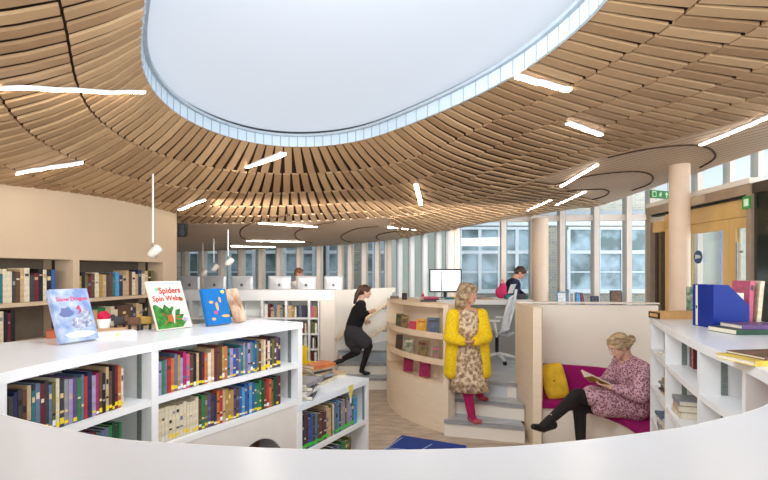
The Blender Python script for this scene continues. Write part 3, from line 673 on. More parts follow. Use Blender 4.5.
rzf = -math.pi/2+.05
ang = rzf
P1 = on_z(713,328.5,1.48)
def frot(dx, dy, a): return (dx*math.cos(a)-dy*math.sin(a), dx*math.sin(a)+dy*math.cos(a))
for k, (o, lab, st) in enumerate(((.052,'blue magazine file, nearer of the pair beside the purple book',False),(.156,'blue magazine file with a pale spine label, behind its twin',True))):
    mfile(P1.x+.002, P1.y+o, rzf, lab, st)
for o in [x for x in bpy.data.objects if x.name.startswith('magazine_file')]: o.rotation_euler[2] = rzf
q = on_z(745,333,1.48)
flatbook('book', q.x+.12, q.y+.03, 1.4806, .04, .50, .24, .03, 'dark green', 'dark green hardback lying flat beside the blue files')
flatbook('book', q.x+.15, q.y+.02, 1.5112, -.03, .44, .2, .024, 'purple', 'plum hardback lying on top of the dark green one')
q = on_z(741,322,1.48); 
for k, c in enumerate(('pink','cream')):
    b = book(2.44+.055*k, 3.2, 1.4812, -.12, .026, .31, .2, c, f'{c} folder standing upright behind the purple book and blue files', 'upright folders', 2); b.rotation_euler[1] = .05+.04*k
q = on_z(668,314,1.48); bm = mat('box_oak', (206,160,104), .5)
t = thing('lever_arch_file', 'flat tan box file with a black ring end on the far end of the counter', 'box file', Vector((2.27,3.80,1.4806)), .05)
m = MB(); m.box(-.12,.22,-.06,.10,0,.055); m.build('body', bm, t); m = MB(); m.box(-.126,-.12,-.05,.09,.004,.051); m.box(-.128,-.126,-.03,.07,.014,.041,1); m.build('end_plate', [black, bm], t)
q = Vector((2.52,3.88,1.4806)); t = thing('leaflet_holder', 'green leaflet holder standing behind the blue magazine files', 'holder', q, -.3)
m = MB(); m.box(-.07,.07,0,.05,0,.01); m.build('base', mat('clear_acrylic', (190,200,196), .1), t); m = MB(); m.box(-.06,.06,.012,.03,.01,.25); m.build('leaflets', mat('leaflet_green', (70,104,84), .5, rgb2=(160,170,140), scale=40), t)
# stack at the near end of the right counter
z = 1.4806; st = [('brown',.24,.19,.012,'brown'),('yellow',.25,.2,.02,'yellow-spined')]
q = (1.57,1.99)
flatbook('book', q[0], q[1], z, .1, .26, .2, .02, 'yellow', 'yellow-spined paperback overhanging the counter edge, under a brown one')
flatbook('book', q[0]+.03, q[1]+.01, z+.0206, .15, .22, .18, .012, 'brown', 'brown book on top of the yellow-spined paperback at the counter edge')
pR = ring.at(vR[0]-.14); q = pR[0]+pR[2]*.12
t = thing('brown_box', 'plain brown cardboard tray on the shelf below the yellow-spined paperback', 'box', (q.x,q.y,1.3), .3)
bp = MB(); bp.box(-.13,.13,-.10,.10,0,.05); bp.build('body', mat('cardboard', (186,150,116), .8), t); bp = MB(); bp.box(-.12,.12,-.09,.09,.0505,.052); bp.build('lining', paper, t)
t.location.z = 1.213
for k,(c,h) in enumerate((('pink',.02),('orange',.018))): flatbook('book', q.x, q.y, t.location.z+.0526+.0206*k, .3+.1*k, .24, .18, h, c, f'{c} book lying in the brown cardboard tray under the counter top', None)
# piles inside right shelves
def pile(s_, off, z, items, label, rz=0.):
    p, tt, n = ring.at(s_); q = p+n*off; r = math.atan2(n.y,n.x)+rz
    for i, (c, a, b, h) in enumerate(items):
        flatbook('book', q.x, q.y, z+.0006, r+random.uniform(-.1,.1)-math.pi/2, b, a, h, c, f'{c} book lying flat, {ordw(i+1)} from the bottom {label}', 'book piles in the entrance-side shelves'); z += h+.0006
pile(vR[2]-.20, .13, .917, [('cream',.2,.2,.04),('tan',.2,.2,.04),('grey',.2,.2,.03)], 'in the middle entrance-side shelf pile')
pile((vR[2]+vR[3])/2, .15, .917, [('tan',.22,.2,.02),('charcoal',.22,.2,.015),('olive',.2,.2,.02),('tan',.21,.2,.012),('grey',.22,.2,.018),('gold',.2,.2,.02)], 'in the magazine pile beside the booth', .1)
pile((vR[2]+vR[3])/2, .15, 1.212, [('cream',.22,.2,.012),('white',.2,.2,.01)], 'in the thin top-shelf pile', .2)
pile((vR[2]+vR[3])/2, .13, .652, [('grey',.24,.22,.03),('cream',.22,.2,.03),('white',.24,.2,.03),('slate blue',.24,.22,.02)], 'in the lowest pile beside the reader')
# ================================================================== FAR BOOKCASE, COMPUTER BENCH
Yb = 8.2; X = lambda px, Y=Yb: (px-384)*Y/F
fb = thing('cubby_bookcase', 'long white cubby bookcase below the computer bench', 'bookcase', (0,0,0))
xs = [X(p) for p in (166,190,214,238,262,286,309,319)]
m = MB(); m.box(xs[0],X(334),Yb,Yb+.4,1.36,1.54); m.build('fascia', white, fb)
m = MB(); m.box(X(319.5),X(334),Yb,Yb+.4,0,1.359); m.build('end_panel', cream, fb)
zs = [.28,.54,.80,1.07]
for x in xs: m = MB(); m.box(x-.02,x+.02,Yb,Yb+.35,.05,1.359); m.build('upright', white, fb)
for z_ in zs: m = MB(); m.box(xs[0]+.021,xs[-1]-.021,Yb+.003,Yb+.33,z_-.03,z_); m.build('shelf', white, fb)
m = MB(); m.box(xs[0],xs[-1],Yb+.35,Yb+.37,0,1.359); m.build('back_panel', inner_m, fb)
allc = list(COL)
pos = lambda s_: (s_, Yb+.06, 0)
nm = {0:'end',1:'second',2:'third',3:'fourth',4:'fifth',5:'sixth',6:'seventh'}
for r_, z_ in ((0,1.07),):
    for c_ in (6,5,4) + ((2,) if r_ == 0 else ()):
        a, b = xs[c_]+.03, xs[c_+1]-.03
        cc = [random.choice(['cream','grey','teal','white','slate blue','olive','navy','maroon','tan','pink','charcoal','white','gold']) for _ in range(14)]
        row(pos, a, b, z_, cc, (.035,.055), (.17,.23), 1, f'in the top cubby, {nm[6-c_]} column from the stairs', 'books in the far cubbies', None, (.12,.16), .05)
m = MB()
for z_ in (.80,.54,.28):
    for c_ in (6,5,4):
        x = xs[c_]+.03
        while x < xs[c_+1]-.07: w_ = random.uniform(.02,.045); m.box(x,x+w_,Yb+.05,Yb+.2,z_+.001,z_+random.uniform(.16,.22), random.randrange(6)); x += w_+.001
tag(m.build('shelved_books', [cmat(c) for c in ('cream','teal','navy','olive','maroon','white')]), 'rows of small mixed books in the lower far cubbies', 'books', kind='stuff')
bench = thing('computer_bench', 'long white computer bench behind the cubby bookcase', 'desk', (0,0,0))
m = MB(); m.box(-4.6,-.75,8.75,9.5,1.27,1.31); m.build('desktop', white, bench)
for x in (-4.3,-3,-1.9,-.9): m = MB(); m.box(x-.02,x+.02,8.8,9.4,.51,1.269); m.build('leg', white, bench)
silver = mat('silver_shell', (206,206,208), .35, .3, var=.02); logo = mat('logo_grey', (96,98,104), .4)
for k, (a, b) in enumerate(((180,200),(203.5,226),(231,253),(268,291),(296,316.5),(324,343))):
    Y = 8.95; x = X((a+b)/2, Y); hw = (b-a)/2*Y/F*.98
    t = thing('desktop_computer', 'silver all-in-one computer seen from behind, '+['half hidden by the wall end','second from the wall end','behind the blue book','first past the hanging spotlights','with a person\'s head above it','nearest the staircase handrails'][k], 'computer', (x,Y,1.3106), 0, 'silver computers on the bench')
    m = MB(); m.loft([[Vector((hw*s*sx, .02-dy, .27+.2*s*sz*.98)) for sx, sz in ((-1,-1),(1,-1),(1,1),(-1,1))] for s, dy in ((1,0),(1,.012),(.8,.03),(.3,.04))], smooth=False); m.build('shell', silver, t)
    m = MB(); m.box(-hw*.97,hw*.97,.021,.024,.08,.46); m.build('screen', black, t)
    m = MB(); m.box(-.09,.09,-.12,.08,0,.006); m.box(-.07,.07,-.05,-.04,.006,.2); m.build('stand', silver, t)
    m = MB(); ap = [(math.cos(a)*.028*(1.02 if math.sin(a) < .7 else .93), math.sin(a)*.028-.002) for a in [2*math.pi*i/18 for i in range(18)]]
    ap[1] = (.019,.007); ap[0] = (.016,0)
    m.vprism(ap, (0,-.022,.30), (1,0,0), (0,0,1), (0,-.002,0)); m.vprism([(0,.029),(.010,.044),(.013,.034)], (0,-.022,.30), (1,0,0), (0,0,1), (0,-.002,0)); m.build('logo', logo, t)
# wall by the stairs with two rails
wa, wb = Vector((-.84,8.21)), Vector((.20,9.65))
m = MB(); m.obox(wa, wb, .06, 0, 1.54); struct(m.build('wall_stair', cream))
m = MB(); m.box(-.8,-.05,9.65,9.71,.51,1.5); 
for nm_, pts in (('upper timber handrail climbing the cream stair wall', [W(336,340,8.12),W(356,326,8.5),W(393,299,9.3)]), ('lower timber handrail on the cream stair wall, beneath the other', [W(340,357.5,8.14),W(357,346,8.5),W(393,322,9.3)])):
    t = thing('handrail', nm_, 'handrail', (0,0,0), 0, 'stair handrails'); m = MB(); m.tube(pts, .03, 10); m.build('rail', wood_edge, t)
    for q in (pts[0].lerp(pts[1],.6), pts[1].lerp(pts[2],.8)): m = MB(); m.tube([q+Vector((0,0,-.02)), q+Vector((0,.01,-.09)), q+Vector((-.10,.07,-.09))], .012, 6); m.build('bracket', steel, t)
# ================================================================== CURVED DISPLAY UNIT
du = thing('display_unit', 'curved birch book display unit with two ledges and a drum-shaped base', 'display unit', (0,0,0))
dp = Path([drum(a, CR) for a in [228.8-i*1.5 for i in range(38)]])   # clockwise; right-hand normal points to the centre? checked below
pc, pt, pn = dp.at(.5); s_in = 1 if (Vector((CX,CY))-pc).dot(pn) > 0 else -1
dk_ = lambda o: (lambda d: s_in*min(o, .13+d*.45)) if o > .12 else (lambda d: s_in*o)
def dstrip(mb, s0, s1, o0, o1, z0, z1, mi=0):
    f0, f1 = dk_(o0), dk_(o1)
    if o0 > .12: f0 = lambda d: s_in*(min(o1, .13+d*.45)-(o1-o0) if o1-o0 < .07 else min(o0, .13+d*.45))
    a_, b_ = (f0, f1) if s_in > 0 else (f1, f0); dp.strip(mb, s0, s1, a_, b_, z0, z1, mi)
DL = dp.len
m = MB(); dstrip(m, 0, DL, 0, .4, 0, .55); m.build('base', wood, du)
m = MB(); dstrip(m, .07, DL-.2, .04, .40, 1.43, 1.475); m.build('top', wood_edge, du)
m = MB(); dstrip(m, 0, .07, .0, .40, .551, 1.475); m.build('end_panel', wood, du)
m = MB(); dstrip(m, .07, DL-.2, .24, .30, .551, 1.429); m.build('back_panel', wood, du)
m = MB(); dstrip(m, DL-.2, DL-.15, .0, .40, .551, 1.475); m.build('end_panel', wood, du)
for z_, lip in ((1.10,.04),(.80,.04)):
    m = MB(); dstrip(m, .071, DL-.201, .02, .239, z_-.02, z_); dstrip(m, .071, DL-.201, 0, .02, z_-.03, z_+lip); m.build('ledge', wood_edge, du)
m = MB(); dstrip(m, .071, DL-.201, .0, .02, .551, .575); m.build('ledge', wood_edge, du)
def dbook(px, zbase, wdt, h, c1, c2, label):
    s_ = dp.s_px(px, 0, 1.6); p, tt, n = dp.at(s_); n = n*s_in; q = p+n*.06; rz = (math.atan2(n.y,n.x)-math.pi/2)*.45
    wdt *= 1.0; h *= 1.02
    t = thing('display_book', label, 'book', (q.x,q.y,zbase+.0008), rz, 'face-out books on the curved display unit'); L = .16
    R_ = Matrix.Rotation(-L, 4, 'X')
    m = MB(); m.box(-wdt/2,wdt/2,0,.002,0,h,M=R_); m.box(-wdt/2,wdt/2,.012,.014,0,h,M=R_); m.box(-wdt/2,-wdt/2+.002,.002,.012,0,h,M=R_)
    m.build('cover', mat('face_'+c1.replace(' ','_'), COL[c1], .4, rgb2=COL[c2], scale=14, contrast=(.3,.72)), t)
    m = MB(); m.box(-wdt/2+.002,wdt/2-.003,.002,.012,.002,h-.002,M=R_); m.build('page_block', paper, t)
    m = MB(); m.box(-wdt*.36,wdt*.36,-.001,0,h*.74,h*.86,M=R_); m.build('title_band', cmat(c2), t)
for a in ((394.5,1.1012,.11,.19,'olive','charcoal','olive and black cover at the stair side of the top ledge'),(399.5,1.1012,.10,.19,'charcoal','gold','charcoal cover second on the top ledge'),
          (408.5,1.1012,.11,.13,'pink','red','small salmon pink cover in the middle of the top ledge'),(417,1.1012,.13,.17,'yellow','orange','yellow-orange cover on the top ledge'),(429,1.1012,.15,.2,'slate blue','charcoal','blue-grey cover nearest the end panel on the top ledge'),
          (394,.8012,.10,.21,'brown','charcoal','dark brown cover at the stair side of the lower ledge'),(403.5,.8012,.15,.2,'dark green','cream','green and cream cover on the lower ledge'),(418.5,.8012,.13,.21,'charcoal','maroon','dark cover with a pale picture on the lower ledge'),(432.5,.8012,.10,.17,'green','pink','small green and pink cover nearest the end panel, lower ledge'),
          (403.5,.5762,.13,.2,'magenta','maroon','magenta cover at the stair side on the drum base'),(420.5,.5762,.14,.21,'magenta','orange','magenta and orange cover nearer the end panel on the drum base')): dbook(*a)
# things on the display unit's top
def small(px, py, Y, name, label, cat, parts, rz=0):
    p = W(px, py, Y); t = thing(name, label, cat, p, rz)
    for nm_, mt, fn in parts: m = MB(); fn(m); m.build(nm_, mt, t)
    return t
def ztop(px, Y, z, *a, **k): py = HZ+(CZ-z)*F/Y; return small(px, py, Y, *a, **k)
cyl = lambda r0, r1, z0, z1, seg=14: (lambda m: m.loft([[Vector((r*math.cos(2*math.pi*k/seg), r*math.sin(2*math.pi*k/seg), z)) for k in range(seg)] for r, z in ((r0,z0),(r1,z1))]))
bx_ = lambda *a: (lambda m: m.box(*a))
ztop(394.5,6.75,1.4756,'tape_dispenser','brown-grey tape dispenser on the stair end of the display unit','tape dispenser',[('base',mat('tape_brown',(110,92,80),.5),bx_(-.06,.06,-.03,.03,0,.04)),('roll',steel,lambda m: m.vprism(blob(0,.055,.04,.04),(0,-.015,0),(1,0,0),(0,0,1),(0,.03,0)))])
ztop(404.5,6.5,1.4756,'pen_cup','dark pen cup on the display unit','cup',[('cup',mat('cup_dark',(50,36,40),.5),cyl(.035,.035,0,.09)),('pens',gold,lambda m: [m.tube([(x,0,.03),(x*1.6,.01,.14)],.004,5) for x in (-.015,0,.015)])])
ztop(423,6.3,1.4756,'red_figure','small red bottle among papers on the display unit','bottle',[('bottle',mat('red_bottle',(200,44,52),.4),cyl(.018,.016,0,.08)),('cap',mat('red_cap',(226,80,80),.4),cyl(.009,.009,.081,.10))])
for k,(c,px,dz) in enumerate((('charcoal',428,0),('maroon',430,.0212),('pink',429,.0424))):
    q = W(px, 300, 6.1); flatbook('book', q.x, q.y, 1.4756+dz, .15*k, .2, .15, .02, c, f'{c} book lying flat, {ordw(k+1)} from the bottom on the display unit top', 'flat books on the display unit')
# ================================================================== STAFF DESK
dk = thing('staff_desk', 'long white staff desk with grey modesty panel behind the yellow cardigan', 'desk', (0,0,0))
m = MB(); m.prism([(.15,7.3),(2.22,7.15),(2.22,7.9),(.15,8.1)], 1.36, 1.43); m.build('desktop', white, dk)
m = MB(); m.prism([(.2,7.62),(2.2,7.55),(2.2,7.59),(.2,7.66)], .511, 1.359); m.build('modesty_panel', mat('panel_grey', (186,186,182), .6, var=.02), dk)
m = MB(); m.box(2.17,2.2,7.2,7.54,.511,1.359); m.build('side_panel', white, dk)
def dthing(px, Y, name, label, cat, parts, z=1.4306, rz=0): return ztop(px, Y, z, name, label, cat, parts)
t = dthing(445.5,7.75,'monitor','black-framed computer monitor glowing white on the staff desk','monitor',[('bezel',black,bx_(-.262,.262,0,.03,.09,.47)),('stand',black,lambda m: (m.box(-.1,.1,-.05,.12,0,.01), m.box(-.025,.025,.031,.05,.011,.2)))])
m = MB(); m.box(-.24,.24,-.003,-.0005,.115,.445); m.box(-.22,.22,-.004,-.0031,.40,.42,1); m.box(-.23,.02,-.004,-.0031,.30,.36,2); m.box(.03,.2,-.004,-.0031,.14,.36,2); m.build('screen',[mat('screen_glow',(224,234,244),.3,emit=.42),mat('screen_bar',(160,176,196),.3,emit=.5),mat('screen_pane',(240,244,248),.3,emit=.5)],t)
dthing(441.5,7.35,'desk_stand','thin grey post stand in front of the glowing monitor','stand',[('post',steel,cyl(.008,.008,.01,.42)),('foot',steel,cyl(.05,.05,0,.009))])
for k,(px,Y,w_,h_,c,lab,nm) in enumerate(((449,7.4,.14,.025,'teal','small teal tray on the desk before the monitor','tray'),(456,7.5,.18,.03,'yellow','yellow folder on the desk right by the cardigan','folder'),(481,7.6,.24,.05,'grey','grey desk phone on the desk beside the cardigan shoulder','phone'),(486,7.35,.2,.02,'tan','tan papers beside the grey desk phone','papers'),(516,7.45,.34,.06,'teal','turquoise tray at the chair end of the staff desk','tray'),(521,7.4,.12,.075,'charcoal','charcoal box behind the turquoise tray','box'))):
    dthing(px,Y,nm,lab,nm,[('body',cmat(c),bx_(-w_/2,w_/2,-.07,.07,0,h_)),('inset',mat('inset_'+c,tuple(int(v*.8+40) for v in COL[c]),.5),bx_(-w_/2+.015,w_/2-.015,-.05,.05,h_+.0005,h_+.006))])
dthing(476,7.65,'phone_handset','dark grey handset lying on the desk phone end','handset',[('grip',mat('grip',(70,72,78),.5),bx_(-.1,.0,-.02,.02,.0,.03)),('ear',mat('grip2',(50,50,56),.5),bx_(-.12,-.1001,-.03,.03,0,.04))])
# chair
ct = thing('office_chair', 'white mesh office chair with headrest and five-star base', 'chair', W(497,362,6.9), 0)
wp = mat('white_plastic', (228,230,232), .4); mesh_m = mat('chair_mesh', (214,218,222), .7, scale=120, var=.15)
m = MB()
for k in range(5):
    a = 2*math.pi*k/5+.35; e = (.30*math.cos(a), .30*math.sin(a)); m.tube([(0,0,.13),(e[0]*.5,e[1]*.5,.11),(e[0],e[1],.075)], [.032,.026,.02], 8)
m.build('base', wp, ct)
for k in range(5):
    a = 2*math.pi*k/5+.35; e = Vector((.30*math.cos(a), .30*math.sin(a), .033)); c = MB(); sd = Vector((-math.sin(a),math.cos(a),0))
    c.tube([e-sd*.02,e+sd*.02], .03, 12); c.build('caster', black, ct)
m = MB(); m.tube([(0,0,.12),(0,0,.40)], .028, 10); m.build('gas_stem', black, ct)
m = MB(); m.box(-.24,.22,-.23,.23,.42,.47); m.build('seat', mat('seat_grey', (150,152,156), .8), ct, bevel=.02)
bk = lambda t_: Vector((.13-.02*math.sin(t_*3)+.12*t_, 0, .46+.56*t_))   # spine of the back, leaning
m = MB()
for s_ in (-1,1): m.tube([Vector((.02,.05*s_,.42)), Vector((.12,.16*s_,.52)), bk(.3)+Vector((0,.20*s_,0)), bk(.7)+Vector((.01,.21*s_,0)), bk(1)+Vector((0,.15*s_,0))], .024, 8)
m.tube([bk(1)+Vector((0,-.15,0)), bk(1)+Vector((.01,0,.02)), bk(1)+Vector((0,.15,0))], .016, 8); m.tube([Vector((.1,-.15,.52)),Vector((.09,0,.50)),Vector((.1,.15,.52))], .016, 8); m.tube([Vector((.02,0,.42)),Vector((.17,0,.55)),bk(.5)+Vector((.05,0,0)),bk(1)+Vector((.03,0,.0)),bk(1)+Vector((.05,0,.12))], .022, 8)
m.build('back_frame', wp, ct)
m = MB(); rings = [[bk(t_)+Vector((0,y*(.19 if t_ < .8 else .14),0))+Vector((d,0,0)) for y,d in ((-1,0),(-.3,.02),(.3,.02),(1,0),(1,.008),(.3,.028),(-.3,.028),(-1,.008))] for t_ in (.08,.3,.5,.7,.85,.97)]
m.loft(rings); m.build('backrest', mesh_m, ct)
m = MB(); m.loft([[bk(1)+Vector((-.03+.05*t_,y*.14,.06+.14*t_))+Vector((d,0,0)) for y,d in ((-1,-.02),(0,.01),(1,-.02),(1,0),(0,.03),(-1,0))] for t_ in (0,.5,1)]); m.build('headrest', mesh_m, ct)
for s_ in (-1,1):
    m = MB(); m.tube([(.06,.24*s_,.43),(.08,.30*s_,.48),(.04,.30*s_,.66)], .016, 8); m.box(-.10,.12,.265*s_-.0 if s_>0 else -.335,.335 if s_>0 else -.265,.66,.685); m.build('armrest', wp, ct)
ct.rotation_euler[2] = -.5
ct.scale = (.92,.92,.92)
t = thing('pink_bag', 'pink cloth bag slumped on the desk behind the chair headrest', 'bag', W(501,300,7.7)); 
m = MB(); m.ell((0,0,.09),(.09,.08,.10)); m.ell((.03,0,.16),(.06,.06,.08)); m.build('body', mat('pink_cloth', (206,50,104), .9, bump=.4, scale=20), t); m = MB(); m.tube([(-.02,0,.2),(.02,0,.30),(.07,0,.2)], .01, 6); m.build('handle', mat('pink_cloth', (206,50,104)), t)
t.location.z = 1.4306
t = thing('pink_box', 'small magenta box on the floor at the foot of the booth panel', 'box', Vector((1.98,6.55,.5106))); m = MB(); m.box(-.06,.06,-.04,.04,0,.075); m.build('body', cmat('magenta'), t); m = MB(); m.box(-.062,.062,-.042,.042,.0755,.085); m.build('lid', mat('mag_lid', (196,50,130), .5), t)
# ================================================================== BOOTH
bt = thing('booth', 'cream reading booth with birch end post round a magenta bench', 'booth', (0,0,0))
m = MB(); m.prism([(1.585,5.1),(1.66,5.06),(1.72,5.2),(1.72,5.86),(1.60,5.86)], 0, 1.475); m.build('end_post', wood, bt)
m = MB(); m.prism([(1.721,5.78),(3.19,5.58),(3.19,5.66),(1.721,5.86)], 0, 1.46); m.build('back_wall', cream, bt)
m = MB(); m.prism([(1.60,5.76),(3.19,5.55),(3.19,5.68),(1.60,5.88)], 1.476, 1.492); m.build('top_cap', mat('cap_cream', (240,232,220), .5), bt)
bn = thing('bench', 'curved magenta bench seat with low backrest inside the cream booth', 'bench', (0,0,0))
fabric = mat('magenta_fabric', (158,10,104), .9, var=.12, scale=90, bump=.15)
front = catmull([(1.665,5.16),(1.95,5.12),(2.16,4.92),(2.27,4.62),(2.28,4.4),(2.25,4.12)], 6)
back = catmull([(1.725,5.70),(2.12,5.62),(2.5,5.42),(2.68,5.1),(2.70,4.7),(2.68,4.12)], 6)
def band(mb, A, B, z0, z1, mi=0): mb.loft([[(a.x,a.y,z0),(b.x,b.y,z0),(b.x,b.y,z1),(a.x,a.y,z1)] for a, b in zip(A, B)], mi, smooth=False)
inset = [f.lerp(b, .08) for f, b in zip(front, back)]
m = MB(); band(m, inset, back, 0, .379); m.build('base', cream, bn)
m = MB(); band(m, front, back, .38, .455); m.build('seat', fabric, bn, bevel=.015)
bfr = [f.lerp(b, .80) for f, b in zip(front, back)]
m = MB(); m.loft([[(a.x,a.y,.456),(b.x,b.y,.456),(b.x,b.y,.77),(a.x*.4+b.x*.6,a.y*.4+b.y*.6,.77)] for a, b in zip(bfr, back)], smooth=False); m.build('backrest', fabric, bn, bevel=.012)
t = thing('cushion', 'mustard yellow cushion leaning against the birch end post of the booth', 'cushion', W(554.5,381,5.33)); R_ = Matrix.Rotation(-.35,4,'Z')@Matrix.Rotation(-.24,4,'Y')@Matrix.Rotation(-.25,4,'X')
m = MB(); rings = []
for i in range(17):
    a = i/16*2-1; ring_ = []
    for k in range(32):
        b = 2*math.pi*k/32; c_, s_ = math.cos(b), math.sin(b); sq = lambda v: math.copysign(abs(v)**.35, v)
        f_ = math.sqrt(max(0,1-a*a))**.5
        # superellipse pillow: thin at the seams
        ring_.append(R_@Vector((.128*sq(c_)*f_*(1-.06*abs(s_)), .065*a*(.9+.1*c_*c_), .195*sq(s_)*f_)))
    rings.append(ring_)
m.loft(rings); m.build('cover', mat('mustard', (226,184,44), .85, var=.12, scale=14, bump=.5), t)
m = MB(); m.ell(R_@Vector((0,-.066,0)),(.012,.006,.012),seg=10,rg=6); m.build('button', mat('mustard_dark', (160,120,20), .8), t)
# floor mat
t = thing('play_mat', 'royal blue folding mat with thin white lines on the pit floor', 'mat', (0,0,0)); c = [on_z(384,452,.012), on_z(402,436.5,.012), on_z(466,447,.012), on_z(470,462,.012), on_z(380,466,.012)]
m = MB(); m.prism([(q.x,q.y) for q in c], .0006, .028); m.build('panel', mat('royal_blue', (14,60,150), .6, var=.05), t)
for a, b in ((on_z(383,447.5,.03), on_z(406,449.5,.03)), (on_z(421,450,.03), on_z(432,444,.03)), (on_z(384,450,.03), on_z(402.5,437.4,.03))):
    m = MB(); m.obox(a, b, .012, .0285, .0305); m.build('seam', mat('seam_white', (170,190,220), .6), t)
# ================================================================== FACADE
fr_m = mat('facade_timber', (240,224,208), .5, var=.04, scale=4); fin_m = mat('facade_white', (244,246,248), .4, var=.02); alu = mat('facade_grey', (150,166,180), .4, var=.05)
wn_ = [0]
def facade(P, Q, pxs, depth, frame, transom=None, wdt=.09, glassm=glass, z1=4.14, pane=True):
    P, Q = Vector(P), Vector(Q); d = (Q-P); dn = d.normalized()
    def at_px(p): k = (p-384)/F; s = (k*P.y-P.x)/(dn.x-k*dn.y); return P+dn*s
    pts = [P]+[at_px(p) for p in pxs]+[Q]
    for i in range(len(pts)-1):
        a, b = pts[i], pts[i+1]; wn_[0] += 1; m = MB(); sd = Vector((dn.y,-dn.x))*depth/2
        if (b-a).length < .05: continue
        a0, b0 = a+dn*wdt/2, b-dn*wdt/2
        m.prism([a-dn*wdt/2-sd, a0-sd, a0+sd, a-dn*wdt/2+sd], .512, z1, 0)
        m.prism([a0-sd*.35, b0-sd*.35, b0+sd*.35, a0+sd*.35], .512, .62, 0); m.prism([a0-sd*.35, b0-sd*.35, b0+sd*.35, a0+sd*.35], z1-.08, z1, 0)
        if transom: m.prism([a0-sd*.4, b0-sd*.4, b0+sd*.4, a0+sd*.4], transom, transom+.11, 0)
        # slim grey outer strip
        m.prism([a0-sd*1.0, a0-sd*1.0+dn*.03, a0+sd*.4+dn*.03, a0+sd*.4], .512, z1, 1)
        w_ = m.build(f'window_{wn_[0]}', [frame, alu]); struct(w_)
        if pane:
            g = MB(); g.prism([a0+dn*.031-sd*.06, b0-sd*.06, b0+sd*.06, a0+dn*.031+sd*.06], .621, z1-.081); g.build('pane', glassm, w_)
facade((1.3,9.2), (8.2,8.5), [457,503,532,561,595,627,650,697,729,757,800], .22, fr_m, 2.80)
frost = bpy.data.materials.new('frosted_panel'); frost.use_nodes = True
_n = frost.node_tree.nodes; _n.remove(_n['Principled BSDF']); _t = _n.new('ShaderNodeBsdfTranslucent'); _t.inputs[0].default_value = (.50,.53,.47,1)
_p = _n.new('ShaderNodeTexNoise'); _p.inputs['Scale'].default_value = 2; _m = _n.new('ShaderNodeMix'); _m.data_type = 'RGBA'; _m.inputs[6].default_value = (.72,.76,.66,1); _m.inputs[7].default_value = (.84,.86,.84,1)
frost.node_tree.links.new(_p.outputs[0], _m.inputs[0]); frost.node_tree.links.new(_m.outputs[2], _t.inputs[0]); frost.node_tree.links.new(_t.outputs[0], _n['Material Output'].inputs[0])
facade((1.3,9.2), (.15,11.2), [441,427,414,402], .22, fin_m, None, .07, frost)
facade((.15,11.2), (-6.2,12.7), [388,378,365,351,341,320,300,280,262,242,222,203,186], .20, fr_m, None, .09)
m = MB(); m.prism([(.4,9.1),(1.25,9.0),(1.2,9.12),(.4,9.2)],.511,.6)
# far round column and front column
for (x, y, r, lab) in ((X(540,8.6), 8.6, .145, ''), (3.30, 5.36, .105, '')):
    m = MB(); m.tube([(x,y,.512),(x,y,zc(x,y)+.02)], r, 28); struct(m.build('column', mat('column_cream', (232,206,180), .5, var=.02)))
    m = MB(); m.tube([(x,y,.512),(x,y,.57)], r+.008, 28); struct(m.build('column_base', steel))
# window ledge behind booth with framed items
t = thing('window_ledge', 'low pale ledge under the facade windows behind the booth', 'ledge', (0,0,0)); m = MB(); m.prism([(2.4,8.2),(5.4,7.9),(5.4,8.3),(2.4,8.6)], 1.20, 1.245); m.build('top', white, t); m = MB(); m.prism([(2.45,8.3),(5.3,8.0),(5.3,8.25),(2.45,8.5)], .511, 1.199); m.build('cabinet', cream, t)
def led(px, name, label, cat, wdt, h, c1, c2, tilt=0.):
    k = (px-384)/F; y = 8.33/(1+.1*k)+.0; y = 8.45-.1*(k*8.2-2.4)-.02; p = Vector((k*y, y, 1.2458)); t = thing(name, label, cat, p, -.1); R_ = Matrix.Rotation(-.12,4,'X')@Matrix.Rotation(tilt,4,'Y')
    m = MB(); m.box(-wdt/2,wdt/2,0,.015,0,h,M=R_); m.build('frame', cmat(c1), t); m = MB(); m.box(-wdt/2+.02,wdt/2-.02,-.002,-.0005,.02,h-.02,M=R_); m.build('picture', mat('pic_'+c2.replace(' ','_'),COL[c2],.5,rgb2=tuple(min(255,v+40) for v in COL[c2]),scale=20), t)
led(562,'leaflet_stand','pale turquoise framed notice on the ledge behind the booth','notice',.17,.26,'sky blue','white'); led(572,'display_book','pale grey book standing beside the turquoise notice','book',.09,.25,'white','grey'); led(578,'display_book','blue book standing third on the ledge behind the booth','book',.10,.25,'slate blue','sky blue',.06); led(583.5,'display_book','maroon book leaning at the end of the ledge row','book',.05,.24,'maroon','pink',-.12)
led(598,'folded_cap','navy fabric cap sitting on the purple pile on the ledge','cap',.14,.13,'navy','charcoal'); led(616.5,'framed_photo','dark brown framed photo on the ledge nearest the entrance','framed photo',.20,.29,'charcoal','brown')
q = W(600,304,8.15); 
for k,c in enumerate(('purple','lilac')): flatbook('book', 3.6+.03*k, 8.25, 1.2456+.0306*k, 0, .3, .2, .03, c, f'{c} book lying flat on the window ledge under the navy cap')
for o in bpy.data.objects:
    if o.name.startswith('folded_cap'): o.location = (3.62, 8.24, 1.3076)
